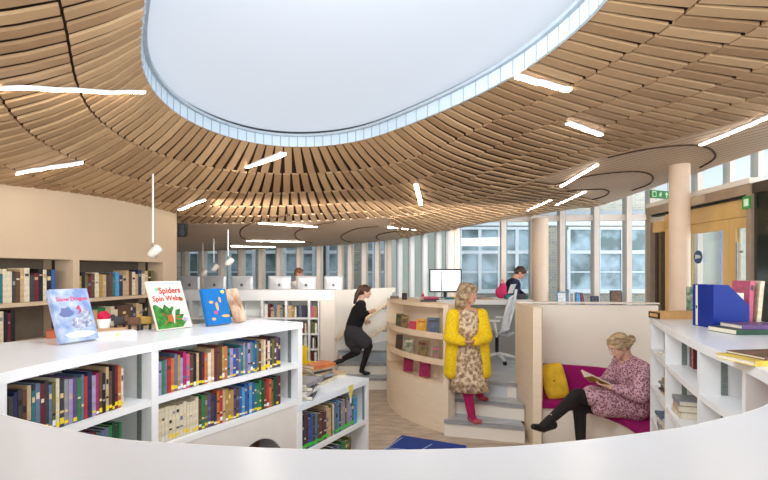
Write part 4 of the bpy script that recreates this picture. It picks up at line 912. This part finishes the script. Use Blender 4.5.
# ================================================================== BUILDING OPPOSITE
bb = thing('brick_building', 'pale brick building with white sash windows across the yard', 'building', (0,15,0))
def brickmat():
    m = bpy.data.materials.new('pale_brick'); m.use_nodes = True; nt = m.node_tree; N = nt.nodes; Lk = nt.links; b = N['Principled BSDF']; b.inputs['Roughness'].default_value = .9
    tc = N.new('ShaderNodeTexCoord'); mp = N.new('ShaderNodeMapping'); mp.inputs['Rotation'].default_value = (math.pi/2,0,0); Lk.new(tc.outputs['Object'], mp.inputs[0])
    t = N.new('ShaderNodeTexBrick'); t.inputs['Scale'].default_value = 3.2; t.inputs['Color1'].default_value = (*lin((168,156,134)),1); t.inputs['Color2'].default_value = (*lin((140,138,130)),1); t.inputs['Mortar'].default_value = (*lin((182,180,172)),1); t.inputs['Mortar Size'].default_value = .015
    Lk.new(mp.outputs[0], t.inputs[0]); Lk.new(t.outputs[0], b.inputs[0]); return m
bm_ = brickmat(); ws = mat('sash_white', (216,220,224), .5); pn = mat('dark_glazing', (98,114,114), .3, rgb2=(172,190,200), scale=1.3, contrast=(.4,.6)); YB = 15.0
def part(fn, nm_, mt, o=0):
    m = MB(); fn(m); ob = m.build(nm_, mt, bb); 
    for v in ob.data.vertices: v.co.y -= 15
    return ob
part(lambda m: m.box(-16,18,YB,YB+.4,-1,9), 'wall', bm_)
XB = lambda p: (p-384)*YB/F
part(lambda m: m.box(-16,18,YB-.12,YB-.001,3.62,3.76), 'gutter', grey); part(lambda m: m.box(-16,18,YB-.05,YB-.001,3.30,3.60), 'lintel_band', ws)
part(lambda m: m.box(-16,18,YB-.05,YB-.001,5.05,5.12), 'string_course', grey)
part(lambda m: m.tube([(XB(719.5),YB-.15,0),(XB(719.5),YB-.15,8)], .07, 10), 'downpipe', mat('pipe_blue', (96,140,196), .5))
part(lambda m: m.tube([(XB(323),YB-.15,0),(XB(323),YB-.15,8)], .09, 10), 'downpipe', black)
for a, b in ((186,200),(206,226),(230,254),(263,281),(285,298),(302,314),(328,342),(366,374),(378,392),(398,412),(416,432),(440,454),(460,499),(502,531),(568,592),(598,622),(628,652),(658,680),(800,840)):
    x0, x1 = XB(a), XB(b); z0, z1 = 1.25, 3.25
    m = MB(); m.box(x0,x1,YB-.10,YB-.002,z0-.06,z0+.06); m.box(x0,x1,YB-.07,YB-.002,z1-.08,z1); n_v = 2 if x1-x0 > .75 else 1
    for i in range(n_v+1): x = x0+(x1-x0)*i/n_v; m.box(x-.05,x+.05,YB-.07,YB-.002,z0+.06,z1-.08)
    m.box(x0,x1,YB-.075,YB-.002,2.42,2.52); m.box(x0,x1,YB-.06,YB-.002,1.83,1.87)
    wo = m.build('window', ws, bb)
    g = MB(); g.box(x0+.051,x1-.051,YB-.03,YB-.004,z0+.061,z1-.081); go = g.build('pane', pn, wo)
    for ob in (wo, go):
        for v in ob.data.vertices: v.co.y -= 15
yd = MB(); yd.box(-16,18,9.9,15,-.3,-.12); struct(yd.build('ground', mat('yard_paving', (170,172,172), .9)))
# ================================================================== ENTRANCE LOBBY
dw = mat('door_oak', (224,184,116), .45, var=.08, scale=5, stretch=(1,1,.3)); brz = mat('bronze_frame', (176,156,134), .35, .4, var=.05); XD = 3.56
yp = lambda p: XD*F/(p-384)
def slab(nm_, pa, pb, z0, z1, x0, x1, mt, parent=None, kind=False):
    m = MB(); m.box(x0,x1,yp(pb),yp(pa),z0,z1); o = m.build(nm_, mt, parent); return struct(o) if kind else o
slab('door_header', 650, 756, 2.60, 2.70, XD-.06, XD+.25, brz, None, True)
slab('door_header_gap', 654, 751, 2.575, 2.60, XD-.03, XD+.05, black, None, True)
slab('door_jamb', 650, 654, .512, 2.60, XD-.05, XD+.2, brz, None, True); slab('door_jamb', 751, 756, .512, 2.60, XD-.05, XD+.2, brz, None, True)
slab('door_rail', 665, 751, 2.40, 2.574, XD, XD+.06, dw, None, True)
for i in range(3):
    pa = (655.3,658.7,662)[i]; o = slab('door_leaf_edge', pa, pa+2.2, .512, 2.36, XD, XD+.10, dark if i != 1 else mat('leaf_brown', (120,92,66), .5), None, True)
slab('door_closer', 655, 664.5, 2.365, 2.50, XD-.03, XD+.06, dw, None, True)
def door(nm_, pa, pb, qa, qb):
    m = MB(); 
    for a, b, z0, z1 in ((pa,qa,.53,2.395),(qb,pb,.53,2.395),(qa,qb,2.29,2.395),(qa,qb,.53,.70)): m.box(XD,XD+.05,yp(b),yp(a),z0,z1)
    o = struct(m.build(nm_, dw)); g = MB(); g.box(XD+.02,XD+.03,yp(qb),yp(qa),.701,2.289); g.build('pane', glass, o)
    return o
d1 = door('door_1', 665, 729, 689, 722.5); d2 = door('door_2', 729.3, 750.8, 735.5, 750)
m = MB(); y0 = yp(742.5); m.tube([(XD-.05,y0,1.5),(XD-.05,y0,2.15)], .014, 8); m.tube([(XD-.05,y0,1.6),(XD+.0,y0,1.6)], .01, 6); m.tube([(XD-.05,y0,2.05),(XD+.0,y0,2.05)], .01, 6); m.build('handle', steel, d2)
m = MB(); m.vprism(blob(0,0,.075,.075,20), (XD+.0145,yp(697),2.02), (0,1,0), (0,0,1), (-.003,0,0)); m.vprism([(-.05,-.01),(.05,-.02),(.04,.03),(-.03,.02)], (XD+.011,yp(697),2.02), (0,1,0), (0,0,1), (-.003,0,0), 1); m.build('door_sign', [mat('sign_blue', (60,92,130), .5), ws], d1)
m = MB(); m.box(XD-.05,XD+1.9,yp(754.7),yp(650),2.705,2.76); struct(m.build('lobby_roof', cream))
g2 = mat('dark_green_glass', (36,44,36), .12, var=.3, scale=1.2)
m = MB(); m.box(XD-.02,XD+.04,2.9,yp(756.5),.512,2.60); struct(m.build('window_20', g2)); m = MB(); m.box(XD-.04,XD+.05,2.9,yp(756.5),2.601,2.70); m.box(XD-.04,XD-.021,2.9,yp(756.5),1.75,1.77); struct(m.build('window_20_frame', dark))
# exit signs
sg = mat('sign_green', (58,140,62), .5, emit=.15); swt = mat('sign_pictogram', (200,226,200), .5, emit=.2)
p = W(660.5,194.5,5.9); ang = -.62
t = thing('exit_sign', 'green three-panel exit sign with arrow, hanging beside the front column', 'exit sign', p, .35)
for i in range(3):
    m = MB(); x0 = -.15+.102*i; m.box(x0,x0+.097,0,.02,-.048+.0*i,.048); m.build('panel', sg, t)
    m = MB(); O = (x0+.048,-.001,0)
    if i == 2: m.vprism([(-.008,-.035),(.008,-.035),(.008,0),(.028,0),(0,.036),(-.028,0),(-.008,0)], O, (1,0,0),(0,0,1),(0,-.001,0)); m.build('arrow', swt, t)
    elif i == 1: m.vprism(blob(.008,.024,.009,.009,8), O,(1,0,0),(0,0,1),(0,-.001,0)); m.vprism([(-.02,.012),(.018,.012),(.022,-.005),(.012,-.005),(.006,-.012),(.02,-.034),(.008,-.034),(-.006,-.014),(-.02,-.026),(-.026,-.018),(-.010,.0),(-.02,.002)], O,(1,0,0),(0,0,1),(0,-.001,0)); m.build('running_figure', swt, t)
    else: m.box(x0+.016,x0+.081,-.002,-.0003,-.034,.034); m.box(x0+.026,x0+.071,-.003,-.0021,-.024,.024,1); m.build('door_symbol', [swt, sg], t)
m = MB()
for x in (-.13,.13): m.tube([(x,.01,.048),(x,.01,zc(p.x,p.y)-p.z)], .003, 6)
m.build('hanger', steel, t)
t = thing('exit_sign', 'small green sign fixed to the bronze door frame', 'exit sign', (XD-.055,yp(753),2.52)); m = MB(); m.box(-.012,0,-.05,.05,-.06,.06); m.build('panel', sg, t); m = MB(); m.box(-.0135,-.0123,-.03,.03,-.035,.035); m.build('symbol', swt, t)
# ================================================================== HANGING SPOTLIGHTS
for px, py, Y, lab in ((155,250,4.6,'large white spotlight on a rod before the beige wall'),(229.5,261,7.0,'spotlight hanging by the ceiling edge, largest of the small three'),(215,267,8.0,'middle one of the three small hanging spotlights'),(204,272,9.0,'lowest of the three small hanging spotlights, next to the wall end')):
    p = W(px, py, Y); t = thing('hanging_spotlight', lab, 'spotlight', p, 0, 'hanging spotlights'); zt_ = zc(p.x,p.y)-p.z
    m = MB(); m.tube([(-.02,0,.07),(-.02,0,zt_)], .009, 8); m.build('rod', white, t)
    m = MB(); m.tube([(-.02,0,.07),(-.03,0,.045),(-.005,0,.03)], .006, 6); m.build('bracket', steel, t)
    m = MB(); m.tube([(.045,0,.035),(.04,0,.03),(-.025,-.02,-.055),(-.027,-.02,-.06)], [.02,.042,.046,.04], 16); m.build('lamp_head', mat('spot_white', (232,226,216), .4), t)
p = W(179,226,5.6); t = thing('wall_speaker', 'small dark speaker fixed high at the end of the beige wall', 'speaker', (-2.44,5.80,2.36)); m = MB(); m.box(-.06,.03,.02,.10,-.08,.08); m.build('body', black, t); m = MB(); m.box(-.05,.02,.016,.0195,-.07,.07); m.build('grille', mat('grille', (60,60,64), .8), t)
# ================================================================== PEOPLE
skin = mat('skin', (226,180,156), .55, var=.03, scale=20); skin2 = mat('skin_warm', (206,150,124), .55, var=.03, scale=20)
V3 = Vector
def head(mb, c, yaw, pitch, s=1.0, roll=0):
    """adds skull, jaw, nose, ears, neck stub; +X local is the face direction"""
    R_ = Matrix.Rotation(yaw,4,'Z')@Matrix.Rotation(pitch,4,'Y')@Matrix.Rotation(roll,4,'X'); q = lambda x,y,z: c+R_@V3((x*s,y*s,z*s)); r = lambda *a: [v*s for v in a]
    mb.ell(q(-.012,0,.03), r(.092,.074,.082), R_); mb.ell(q(.028,0,-.035), r(.056,.052,.062), R_); mb.ell(q(.066,0,-.085), r(.022,.024,.018), R_); mb.ell(q(.062,0,.035), r(.024,.045,.03), R_)
    mb.cap(q(.082,0,.02), q(.102,0,-.022), .009*s, .014*s, seg=8); mb.ell(q(.08,0,-.055), r(.014,.024,.008), R_, 10, 6); mb.ell(q(.078,0,-.068), r(.012,.02,.007), R_, 10, 6)
    for y in (-1,1): mb.ell(q(-.006,.074*y,-.01), r(.02,.010,.03), R_, 10, 8); mb.ell(q(.055,.032*y,-.02), r(.02,.018,.018), R_, 10, 6)
    return q, R_
def face(t, q, R_, s, brow):
    for y in (-1,1):
        m = MB(); m.ell(q(.0825,.030*y,.012), (.007*s,.014*s,.007*s), R_, 12, 8); m.ell(q(.0885,.030*y,.012), (.003*s,.006*s,.006*s), R_, 10, 6, 1); wrap(m.build('eye', [mat('eye_white', (235,232,228), .3), mat('iris', (60,50,44), .3)], None), t)
        m = MB(); m.cap(q(.084,.016*y,.030), q(.078,.046*y,.028), .0035*s, .0025*s, seg=6); wrap(m.build('eyebrow', brow, None), t)
    m = MB(); m.ell(q(.0905,0,-.055), (.006*s,.022*s,.004*s), R_, 12, 6); m.ell(q(.089,0,-.066), (.006*s,.018*s,.005*s), R_, 12, 6); wrap(m.build('lips', mat('lips', (176,92,88), .5), None), t)
def wrap(o, t): o.parent = t; o.matrix_parent_inverse = Matrix.Translation(-t.location); return o
def hand(mb, wr, pd, nd, s=1.0, curl=.6, left=1):
    """wrist, pointing dir, palm normal; five curled fingers"""
    pd = pd.normalized(); nd = (nd-pd*nd.dot(pd)).normalized(); sd = pd.cross(nd)*left
    mb.cap(wr, wr+pd*.05*s, .021*s, .019*s, seg=10)
    for k in (-.026,-.009,.009,.024): mb.cap(wr+pd*.015*s+sd*k*.5*s, wr+pd*.075*s+sd*k*s, .014*s, .012*s, seg=8)
    for k, L in ((-.027,.066),(-.009,.075),(.009,.07),(.026,.056)):
        p = wr+pd*.08*s+sd*k*s; d = pd
        for j, f in enumerate((.42,.32,.26)):
            a = curl*(.5+.5*j); dd = (pd*math.cos(a*(j+1)*.7)+nd*math.sin(a*(j+1)*.7)).normalized(); e = p+dd*L*f*s; mb.cap(p, e, (.0095-.001*j)*s, (.0088-.001*j)*s, seg=8); p = e
    p = wr+pd*.02*s-sd*.02*s; e = p+(pd*.5-sd*.8+nd*.4).normalized()*.035*s; mb.cap(p, e, .0125*s, .011*s, seg=8); mb.cap(e, e+(pd*.9-sd*.2+nd*.4).normalized()*.032*s, .0105*s, .008*s, seg=8)
def foot(mb, an, toe, r=.034, h=.0):
    d = (toe-an); mb.cap(an+d*-.12+V3((0,0,-.045)), an+d*.45+V3((0,0,-.045)), r, r*.9); mb.cap(an+d*.45+V3((0,0,-.045)), toe, r*.95, r*.66); mb.cap(an+V3((0,0,.02)), an+V3((0,0,-.04)), r*.95, r)
# ------------------------------------------------------- seated reader
seat = thing('person', 'woman in a pink patterned dress and black tights reading, legs crossed on the magenta bench', 'person', V3((2.36,4.72,.0)))
hc = V3((2.262,4.62,1.135)); hipN, hipF = V3((2.40,4.60,.56)), V3((2.40,4.80,.56))
shN, shF = V3((2.41,4.49,.945)), V3((2.37,4.84,.945))
kU, aU, tU = V3((1.86,4.62,.665)), V3((1.53,4.40,.50)), V3((1.35,4.33,.455))
kL, aL, tL = V3((1.93,4.74,.515)), V3((1.93,4.70,.10)), V3((1.76,4.66,.045))
eN, wN = V3((2.33,4.40,.735)), V3((2.12,4.50,.775)); eF, wF = V3((2.26,4.90,.73)), V3((2.10,4.72,.775))
b = MB(); q, R_ = head(b, hc, math.pi+.08, .55, 1.0)
b.cap(V3((2.37,4.665,.99)), q(-.03,0,-.06), .052, .048)
b.cap(V3((2.42,4.70,.60)), V3((2.42,4.68,.72)), .14, .125); b.cap(V3((2.42,4.68,.72)), V3((2.40,4.665,.90)), .125, .13); b.chain([shN,V3((2.40,4.665,.96)),shF], [.055,.07,.055])
b.chain([hipN,kU,aU], [.085,.06,.038]); b.chain([hipF,kL,aL], [.085,.06,.038]); foot(b, aU, tU, .03); foot(b, aL, tL, .03)
for s_, e_, w__ in ((shN,eN,wN),(shF,eF,wF)): b.chain([s_,e_,w__], [.045,.036,.025])
hand(b, wN, V3((-1,.35,.15)), V3((0,.3,1)), .95, .5, -1); hand(b, wF, V3((-1,-.2,.15)), V3((0,-.3,1)), .95, .5, 1)
remesh(b, 'body', skin, seat, .0075, 3); face(seat, q, R_, 1, mat('brow_blond', (150,116,84), .8))
dress = mat('pink_print', (106,40,60), .85, rgb2=(210,168,180), kind='voronoi', scale=58, contrast=(.25,.62))
b = MB(); b.cap(V3((2.42,4.70,.585)), V3((2.43,4.69,.72)), .165, .145); b.cap(V3((2.43,4.69,.72)), V3((2.41,4.665,.88)), .15, .15); b.chain([shN+V3((.01,0,0)),V3((2.405,4.665,.955)),shF], [.075,.085,.07])
b.cap(hipN+V3((0,-.02,0)), kU+V3((.14,-.01,0)), .135, .10); b.cap(hipF, kL+V3((.18,0,.03)), .13, .09); b.cap(V3((2.32,4.62,.56)), V3((2.08,4.60,.55)), .11, .09)
b.cap(V3((2.385,4.665,.98)), V3((2.365,4.66,1.01)), .062, .058)
for s_, e_, w__ in ((shN,eN,wN),(shF,eF,wF)): b.chain([s_+V3((.01,0,-.02)),e_+V3((.02,0,-.01)),w__.lerp(e_,.18)], [.075,.082,.040])
remesh(b, 'dress', dress, seat, .009, 5)
tights = mat('black_tights', (32,27,28), .75, var=.2, scale=30)
b = MB(); b.chain([hipN.lerp(kU,.3),kU,aU], [.086,.066,.042]); b.chain([hipF.lerp(kL,.3),kL,aL], [.086,.066,.042]); b.ell(kU.lerp(aU,.35)+V3((.02,.0,-.01)), (.05,.05,.06)); b.cap(aU, aU+(tU-aU)*.5+V3((0,0,-.04)), .046, .042); b.cap(aL,aL+(tL-aL)*.4+V3((0,0,-.02)),.04,.034)
remesh(b, 'tights', tights, seat, .008, 4)
shoe = mat('black_shoe', (20,20,22), .45, var=.1)
for a_, t_ in ((aU,tU),(aL,tL)): b = MB(); foot(b, a_+(V3((0,0,-.012))), t_, .041); remesh(b, 'shoe', shoe, seat, .008, 3)
blond = mat('ash_blond_hair', (136,108,80), .6, rgb2=(212,184,144), scale=7, stretch=(3,3,9), bump=.3)
b = MB(); hq = lambda x,y,z: hc+R_@V3((x,y,z)); b.ell(hq(-.022,0,.045), (.098,.084,.083), R_); b.ell(hq(-.05,0,.0), (.072,.078,.075), R_); b.ell(hq(.03,0,.085),(.05,.06,.035),R_); b.ell(hq(-.14,0,-.005), (.04,.045,.042), R_); b.ell(hq(-.10,0,-.01),(.04,.04,.04),R_)
for y in (-1,1): b.ell(hq(.02,.066*y,.035), (.05,.016,.045), R_); b.cap(hq(.0,.076*y,.01), hq(-.10,.05*y,-.02), .016, .02)
remesh(b, 'hair', blond, seat, .008, 2)
# the book she holds
ob = thing('open_book', 'open book with tan cover held by the seated woman', 'book', V3((2.015,4.615,.795)))
for s_ in (-1,1):
    R2_ = Matrix.Rotation(.45,4,'Y')@Matrix.Rotation(.34*s_,4,'X')
    m = MB(); m.box(-.10,.10,0 if s_>0 else -.14,.14 if s_>0 else 0,-.004,0,M=R2_); m.build('cover', mat('tan_cover', (170,130,60), .6, var=.15), ob)
    m = MB(); m.box(-.095,.095,.003 if s_>0 else -.135,.135 if s_>0 else -.003,.0005,.011,M=R2_); m.build('page_block', paper, ob)
# ------------------------------------------------------- woman in yellow
yb = thing('person', 'woman in a fluffy yellow cardigan and pink tights walking down the wide steps', 'person', V3((1.0,5.5,.17)))
hc = V3((.945,5.48,1.60)); b = MB(); q, R_ = head(b, hc, -.75, .08, .97)
pel = V3((.97,5.56,.93)); ch = V3((.94,5.53,1.26)); sR_, sL_ = V3((.785,5.50,1.375)), V3((1.10,5.53,1.375))
kF, aF, tF = V3((.925,5.50,.60)), V3((.985,5.50,.255)), V3((1.06,5.40,.205)); kB, aB, tB = V3((1.06,5.60,.72)), V3((1.13,5.80,.43)), V3((1.20,5.70,.375))
eR, wR = V3((.745,5.44,1.13)), V3((.865,5.32,1.09)); eL, wL = V3((1.13,5.46,1.13)), V3((.985,5.33,1.09))
b.cap(V3((.94,5.53,1.40)), q(-.02,0,-.06), .048, .046); b.cap(pel, V3((.95,5.54,1.12)), .125, .105); b.cap(V3((.95,5.54,1.12)), ch, .105, .115); b.chain([sR_,V3((.94,5.525,1.385)),sL_], [.05,.065,.05])
b.chain([pel+V3((-.07,0,-.03)),kF,aF], [.08,.056,.036]); b.chain([pel+V3((.07,0,-.03)),kB,aB], [.08,.056,.036]); foot(b, aF, tF, .029); foot(b, aB, tB, .029)
for s_, e_, w__ in ((sR_,eR,wR),(sL_,eL,wL)): b.chain([s_,e_,w__], [.042,.034,.024])
hand(b, wR, V3((1,-.15,0)), V3((0,.2,.6)), .95, .6, 1); hand(b, wL, V3((-1,-.15,0)), V3((0,.2,.6)), .95, .6, -1)
remesh(b, 'body', skin2, yb, .0075, 3); face(yb, q, R_, .97, mat('brow_blond', (150,116,84)))
b = MB(); rings = []
for z, rx, ry, cx, cy in ((1.44,.055,.05,.94,5.525),(1.40,.115,.10,.94,5.52),(1.30,.15,.135,.94,5.525),(1.12,.135,.125,.945,5.535),(1.0,.145,.12,.955,5.545),(.85,.165,.14,.96,5.55),(.68,.175,.15,.96,5.55),(.66,.19,.165,.96,5.55),(.52,.225,.185,.975,5.55),(.515,.20,.17,.975,5.55)):
    rings.append([V3((cx+rx*(1+.04*math.sin(7*a)*(z<.9))*math.cos(a), cy+ry*(1+.05*math.sin(9*a)*(z<.9))*math.sin(a), z)) for a in [2*math.pi*k/48 for k in range(48)]])
b.loft(rings); wrap(b.build('dress', mat('beige_print', (146,112,86), .85, rgb2=(226,204,172), scale=26, contrast=(.4,.6)), None), yb)
card = mat('yellow_mohair', (238,200,24), .95, var=.12, scale=50, bump=.6)
b = MB()
for s_, S_, E_, W_ in ((-1,sR_,eR,wR),(1,sL_,eL,wL)):
    b.chain([S_+V3((0,0,-.01)),E_,W_.lerp(E_,.14)], [.078,.085,.055])
    x = .95+.135*s_
    b.cap(V3((x*.5+.47,5.56,1.38)), V3((x,5.55,1.2)), .07, .08); b.cap(V3((x,5.55,1.22)), V3((x+.035*s_,5.555,.95)), .08, .085); b.cap(V3((x+.035*s_,5.555,.95)), V3((x+.05*s_,5.555,.72)), .085, .085)
    b.cap(V3((.89+.05,5.63,1.34)),V3((x,5.65,1.1)),.06,.06)
for z in (1.3,1.15,1.0,.85,.74): b.cap(V3((.80,5.665,z)),V3((1.10,5.665,z)),.06,.06)
remesh(b, 'cardigan', card, yb, .011, 6)
pt = mat('pink_tights', (178,20,92), .75, var=.08)
b = MB(); b.chain([kF,aF], [.064,.046]); b.cap(aF,aF+(tF-aF)*.3+V3((0,0,-.03)),.038,.034); b.chain([kB,aB], [.06,.046]); b.cap(aB,aB+(tB-aB)*.3+V3((0,0,-.03)),.038,.034); remesh(b, 'tights', pt, yb, .008, 3)
for a_, t_ in ((aF,tF),(aB,tB)): b = MB(); foot(b, a_+V3((0,0,-.005)), t_, .037); remesh(b, 'shoe', mat('dusty_pink_shoe', (186,84,96), .5), yb, .008, 3)
curl = mat('curly_hair', (132,104,78), .7, rgb2=(196,172,136), scale=24, bump=.6)
b = MB(); hq = lambda x,y,z: hc+R_@V3((x,y,z)*1 if False else (x,y,z))
b.ell(hq(-.02,0,.05), (.105,.092,.085), R_); b.ell(hq(-.06,0,-.02), (.08,.095,.10), R_); b.ell(hq(-.05,0,-.10), (.07,.085,.06), R_)
random.seed(3)
for k in range(46):
    a = random.uniform(.28*math.pi, 1.72*math.pi); z = random.uniform(-.14,.10); rr = .098 if z < .04 else .075; b.ell(hq(-.025+rr*math.cos(a), rr*.95*math.sin(a), z), (.026,.026,.026), None, 10, 6)
for y in (-1,1): b.ell(hq(.03,.078*y,.0), (.03,.02,.06), R_); b.ell(hq(.035,.072*y,.06),(.045,.025,.035),R_)
b.ell(hq(.055,0,.095),(.04,.055,.025),R_)
remesh(b, 'hair', curl, yb, .009, 2)
yb.location += V3((-.005,-.12,0))
# ------------------------------------------------------- woman in black, running up the stairs
kb = thing('person', 'woman in black with a ponytail striding up the narrow stairs', 'person', V3((-.4,7.75,.17)))
Yk = 7.78; hc = W(365.5,292,Yk); b = MB(); q, R_ = head(b, hc, .05, .25, .92)
nk = W(361,301,Yk); chs = W(359,312,Yk); pel = W(354,331,Yk); kF, aF, tF = W(369,346,Yk-.12), W(362,368.5,Yk-.1), W(369,373.2,Yk-.1); kB, aB, tB = W(357,352,Yk+.1), W(341,360,Yk-.05), W(332,364,Yk-.1)
b.cap(nk, q(-.03,0,-.05), .045, .045); b.chain([pel,chs,nk+V3((0,0,-.05))], [.12,.115,.07]); sa, sb = nk+V3((-.02,-.16,-.05)), nk+V3((0,.16,-.05)); b.chain([sa,nk+V3((0,0,-.05)),sb], [.045,.06,.045])
b.chain([pel+V3((0,-.07,0)),kF,aF], [.08,.055,.036]); b.chain([pel+V3((0,.07,0)),kB,aB], [.08,.055,.036]); foot(b, aF, tF, .028); b.cap(aB, tB, .03, .024); b.cap(aB+V3((0,0,.02)), aB, .032,.03)
e1, w1 = W(362,316,Yk-.24), W(369,312,Yk-.3); e2, w2 = W(352,318,Yk+.2), W(364,322,Yk+.15)
b.chain([sa,e1,w1], [.042,.034,.023]); b.chain([sb,e2,w2], [.042,.034,.023]); hand(b, w1, V3((1,-.2,.3)), V3((0,1,0)), .9, .8, 1); hand(b, w2, V3((1,.2,0)), V3((0,-1,0)), .9, .8, -1)
remesh(b, 'body', skin, kb, .0075, 3); face(kb, q, R_, .92, mat('brow_dark', (60,40,30), .8))
blk = mat('black_knit', (28,28,32), .9, var=.15, scale=40)
b = MB(); b.chain([pel+V3((0,0,.08)),chs,nk+V3((0,0,-.06))], [.135,.135,.085]); b.chain([sa,nk+V3((0,0,-.05)),sb], [.06,.075,.06]); b.chain([sa,e1,w1.lerp(e1,.15)], [.062,.052,.036]); b.chain([sb,e2,w2.lerp(e2,.15)], [.062,.052,.036]); remesh(b, 'jumper', blk, kb, .009, 4)
b = MB(); b.cap(pel+V3((0,0,.06)), pel+V3((0,0,-.02)), .14, .15); b.cap(pel+V3((0,-.06,-.02)), kF.lerp(pel,.25), .135, .115); b.cap(pel+V3((0,.05,-.02)), kB.lerp(pel,.3), .135, .12); b.cap(pel+V3((-.03,0,-.05)), W(352,341,Yk), .14,.12); remesh(b, 'skirt', mat('grey_skirt', (66,64,70), .9, var=.1, scale=30), kb, .010, 5)
b = MB(); b.chain([pel.lerp(kF,.4),kF,aF], [.08,.062,.041]); b.chain([pel.lerp(kB,.4),kB,aB], [.08,.062,.041]); remesh(b, 'tights', tights, kb, .008, 3)
b = MB(); foot(b, aF, tF, .036); remesh(b, 'shoe', shoe, kb, .008, 3); b = MB(); b.cap(aB+V3((.02,0,0)), tB, .042, .032); remesh(b, 'shoe', shoe, kb, .008, 3)
dh = mat('dark_brown_hair', (42,28,22), .5, rgb2=(96,66,48), scale=16, bump=.3)
b = MB(); hq = lambda x,y,z: hc+R_@V3((x,y,z)); b.ell(hq(-.02,0,.04), (.092,.08,.08), R_); b.ell(hq(-.05,0,-.0), (.066,.072,.07), R_); b.ell(hq(.04,0,.08),(.035,.05,.025),R_); b.chain([hq(-.10,0,.05),W(357,295,Yk-.02),W(354.5,303,Yk-.02)], [.035,.042,.022]); remesh(b, 'hair', dh, kb, .008, 2)
# ------------------------------------------------------- man at the desk and the head behind computers
def upper(name_pt, label, hc, yaw, pitch, sh, pel, arms, top, hairm, long_hair=False, stand=True):
    t = thing('person', label, 'person', V3((pel.x,pel.y,.51))); b = MB(); q, R_ = head(b, hc, yaw, pitch, .95); nk = hc.lerp(sh,.55)
    b.cap(sh, q(-.02,0,-.06), .06, .048); b.chain([pel,pel.lerp(sh,.5),sh+V3((0,0,-.06))], [.13,.12,.12]); side = Matrix.Rotation(yaw,4,'Z')@V3((0,.17,0)); b.chain([sh-side,sh,sh+side], [.05,.065,.05])
    d = Matrix.Rotation(yaw,4,'Z')@V3((1,0,0))
    for s_, (e_, w_) in zip((-1,1), arms): b.chain([sh+side*s_,e_,w_], [.045,.036,.025]); hand(b, w_, (w_-e_), V3((0,0,-1)), .95, .5, s_)
    legs = [(pel+side*.4*s_, V3((pel.x,pel.y,0))+side*.45*s_+V3((0,0,.95))+d*.04, V3((pel.x,pel.y,.60))+side*.45*s_) for s_ in (-1,1)]
    for h_, k_, a_ in legs: b.chain([h_,k_,a_], [.09,.06,.042]); foot(b, a_, a_+d*.17+V3((0,0,-.06)), .03)
    remesh(b, 'body', skin2, t, .009, 3); face(t, q, R_, .95, mat('brow_dark', (60,40,30)))
    b = MB(); b.chain([pel,pel.lerp(sh,.5),sh+V3((0,0,-.06))], [.145,.14,.135]); b.chain([sh-side,sh,sh+side], [.065,.08,.065])
    for s_, (e_, w_) in zip((-1,1), arms): b.chain([sh+side*s_,e_,w_.lerp(e_,.12)], [.066,.055,.04])
    remesh(b, 'top', top, t, .010, 4)
    b = MB()
    for h_, k_, a_ in legs: b.chain([h_,k_,a_+V3((0,0,.03))], [.10,.075,.06])
    remesh(b, 'trousers', mat('dark_trousers', (40,42,52), .9), t, .011, 4)
    b = MB()
    for h_, k_, a_ in legs: foot(b, a_, a_+d*.17+V3((0,0,-.06)), .038)
    remesh(b, 'shoes', shoe, t, .010, 2)
    b = MB(); hq = lambda x,y,z: hc+R_@V3((x,y,z)); b.ell(hq(-.02,0,.045), (.096,.082,.08), R_); b.ell(hq(-.05,0,0), (.066,.075,.075), R_); b.ell(hq(.04,0,.085),(.04,.05,.025),R_)
    if long_hair: b.cap(hq(-.08,0,0), hq(-.11,0,-.14), .05, .03)
    remesh(b, 'hair', hairm, t, .009, 2)
    return t
Y = 8.62
upper('m', 'person in a navy jumper with dark hair leaning over behind the staff desk', W(520,273,Y), -.2, .75, W(513,282,Y), W(508,312,Y+.05), ((W(512,296,Y-.3),W(521,300,Y-.42)),(W(518,291,Y+.2),W(526,297,Y+.0))), mat('navy_jumper', (28,32,58), .9, var=.1), dh)
Y = 10.4
upper('w', 'brown-haired person standing behind the silver computers by the far windows', W(299,273.5,Y), -.2, .3, W(297,284,Y), W(297,306,Y), ((W(288,296,Y),W(296,300,Y-.25)),(W(306,296,Y),W(303,300,Y-.25))), mat('pale_top', (206,198,190), .9), mat('chestnut_hair', (88,52,34), .6, rgb2=(140,92,62), scale=16))
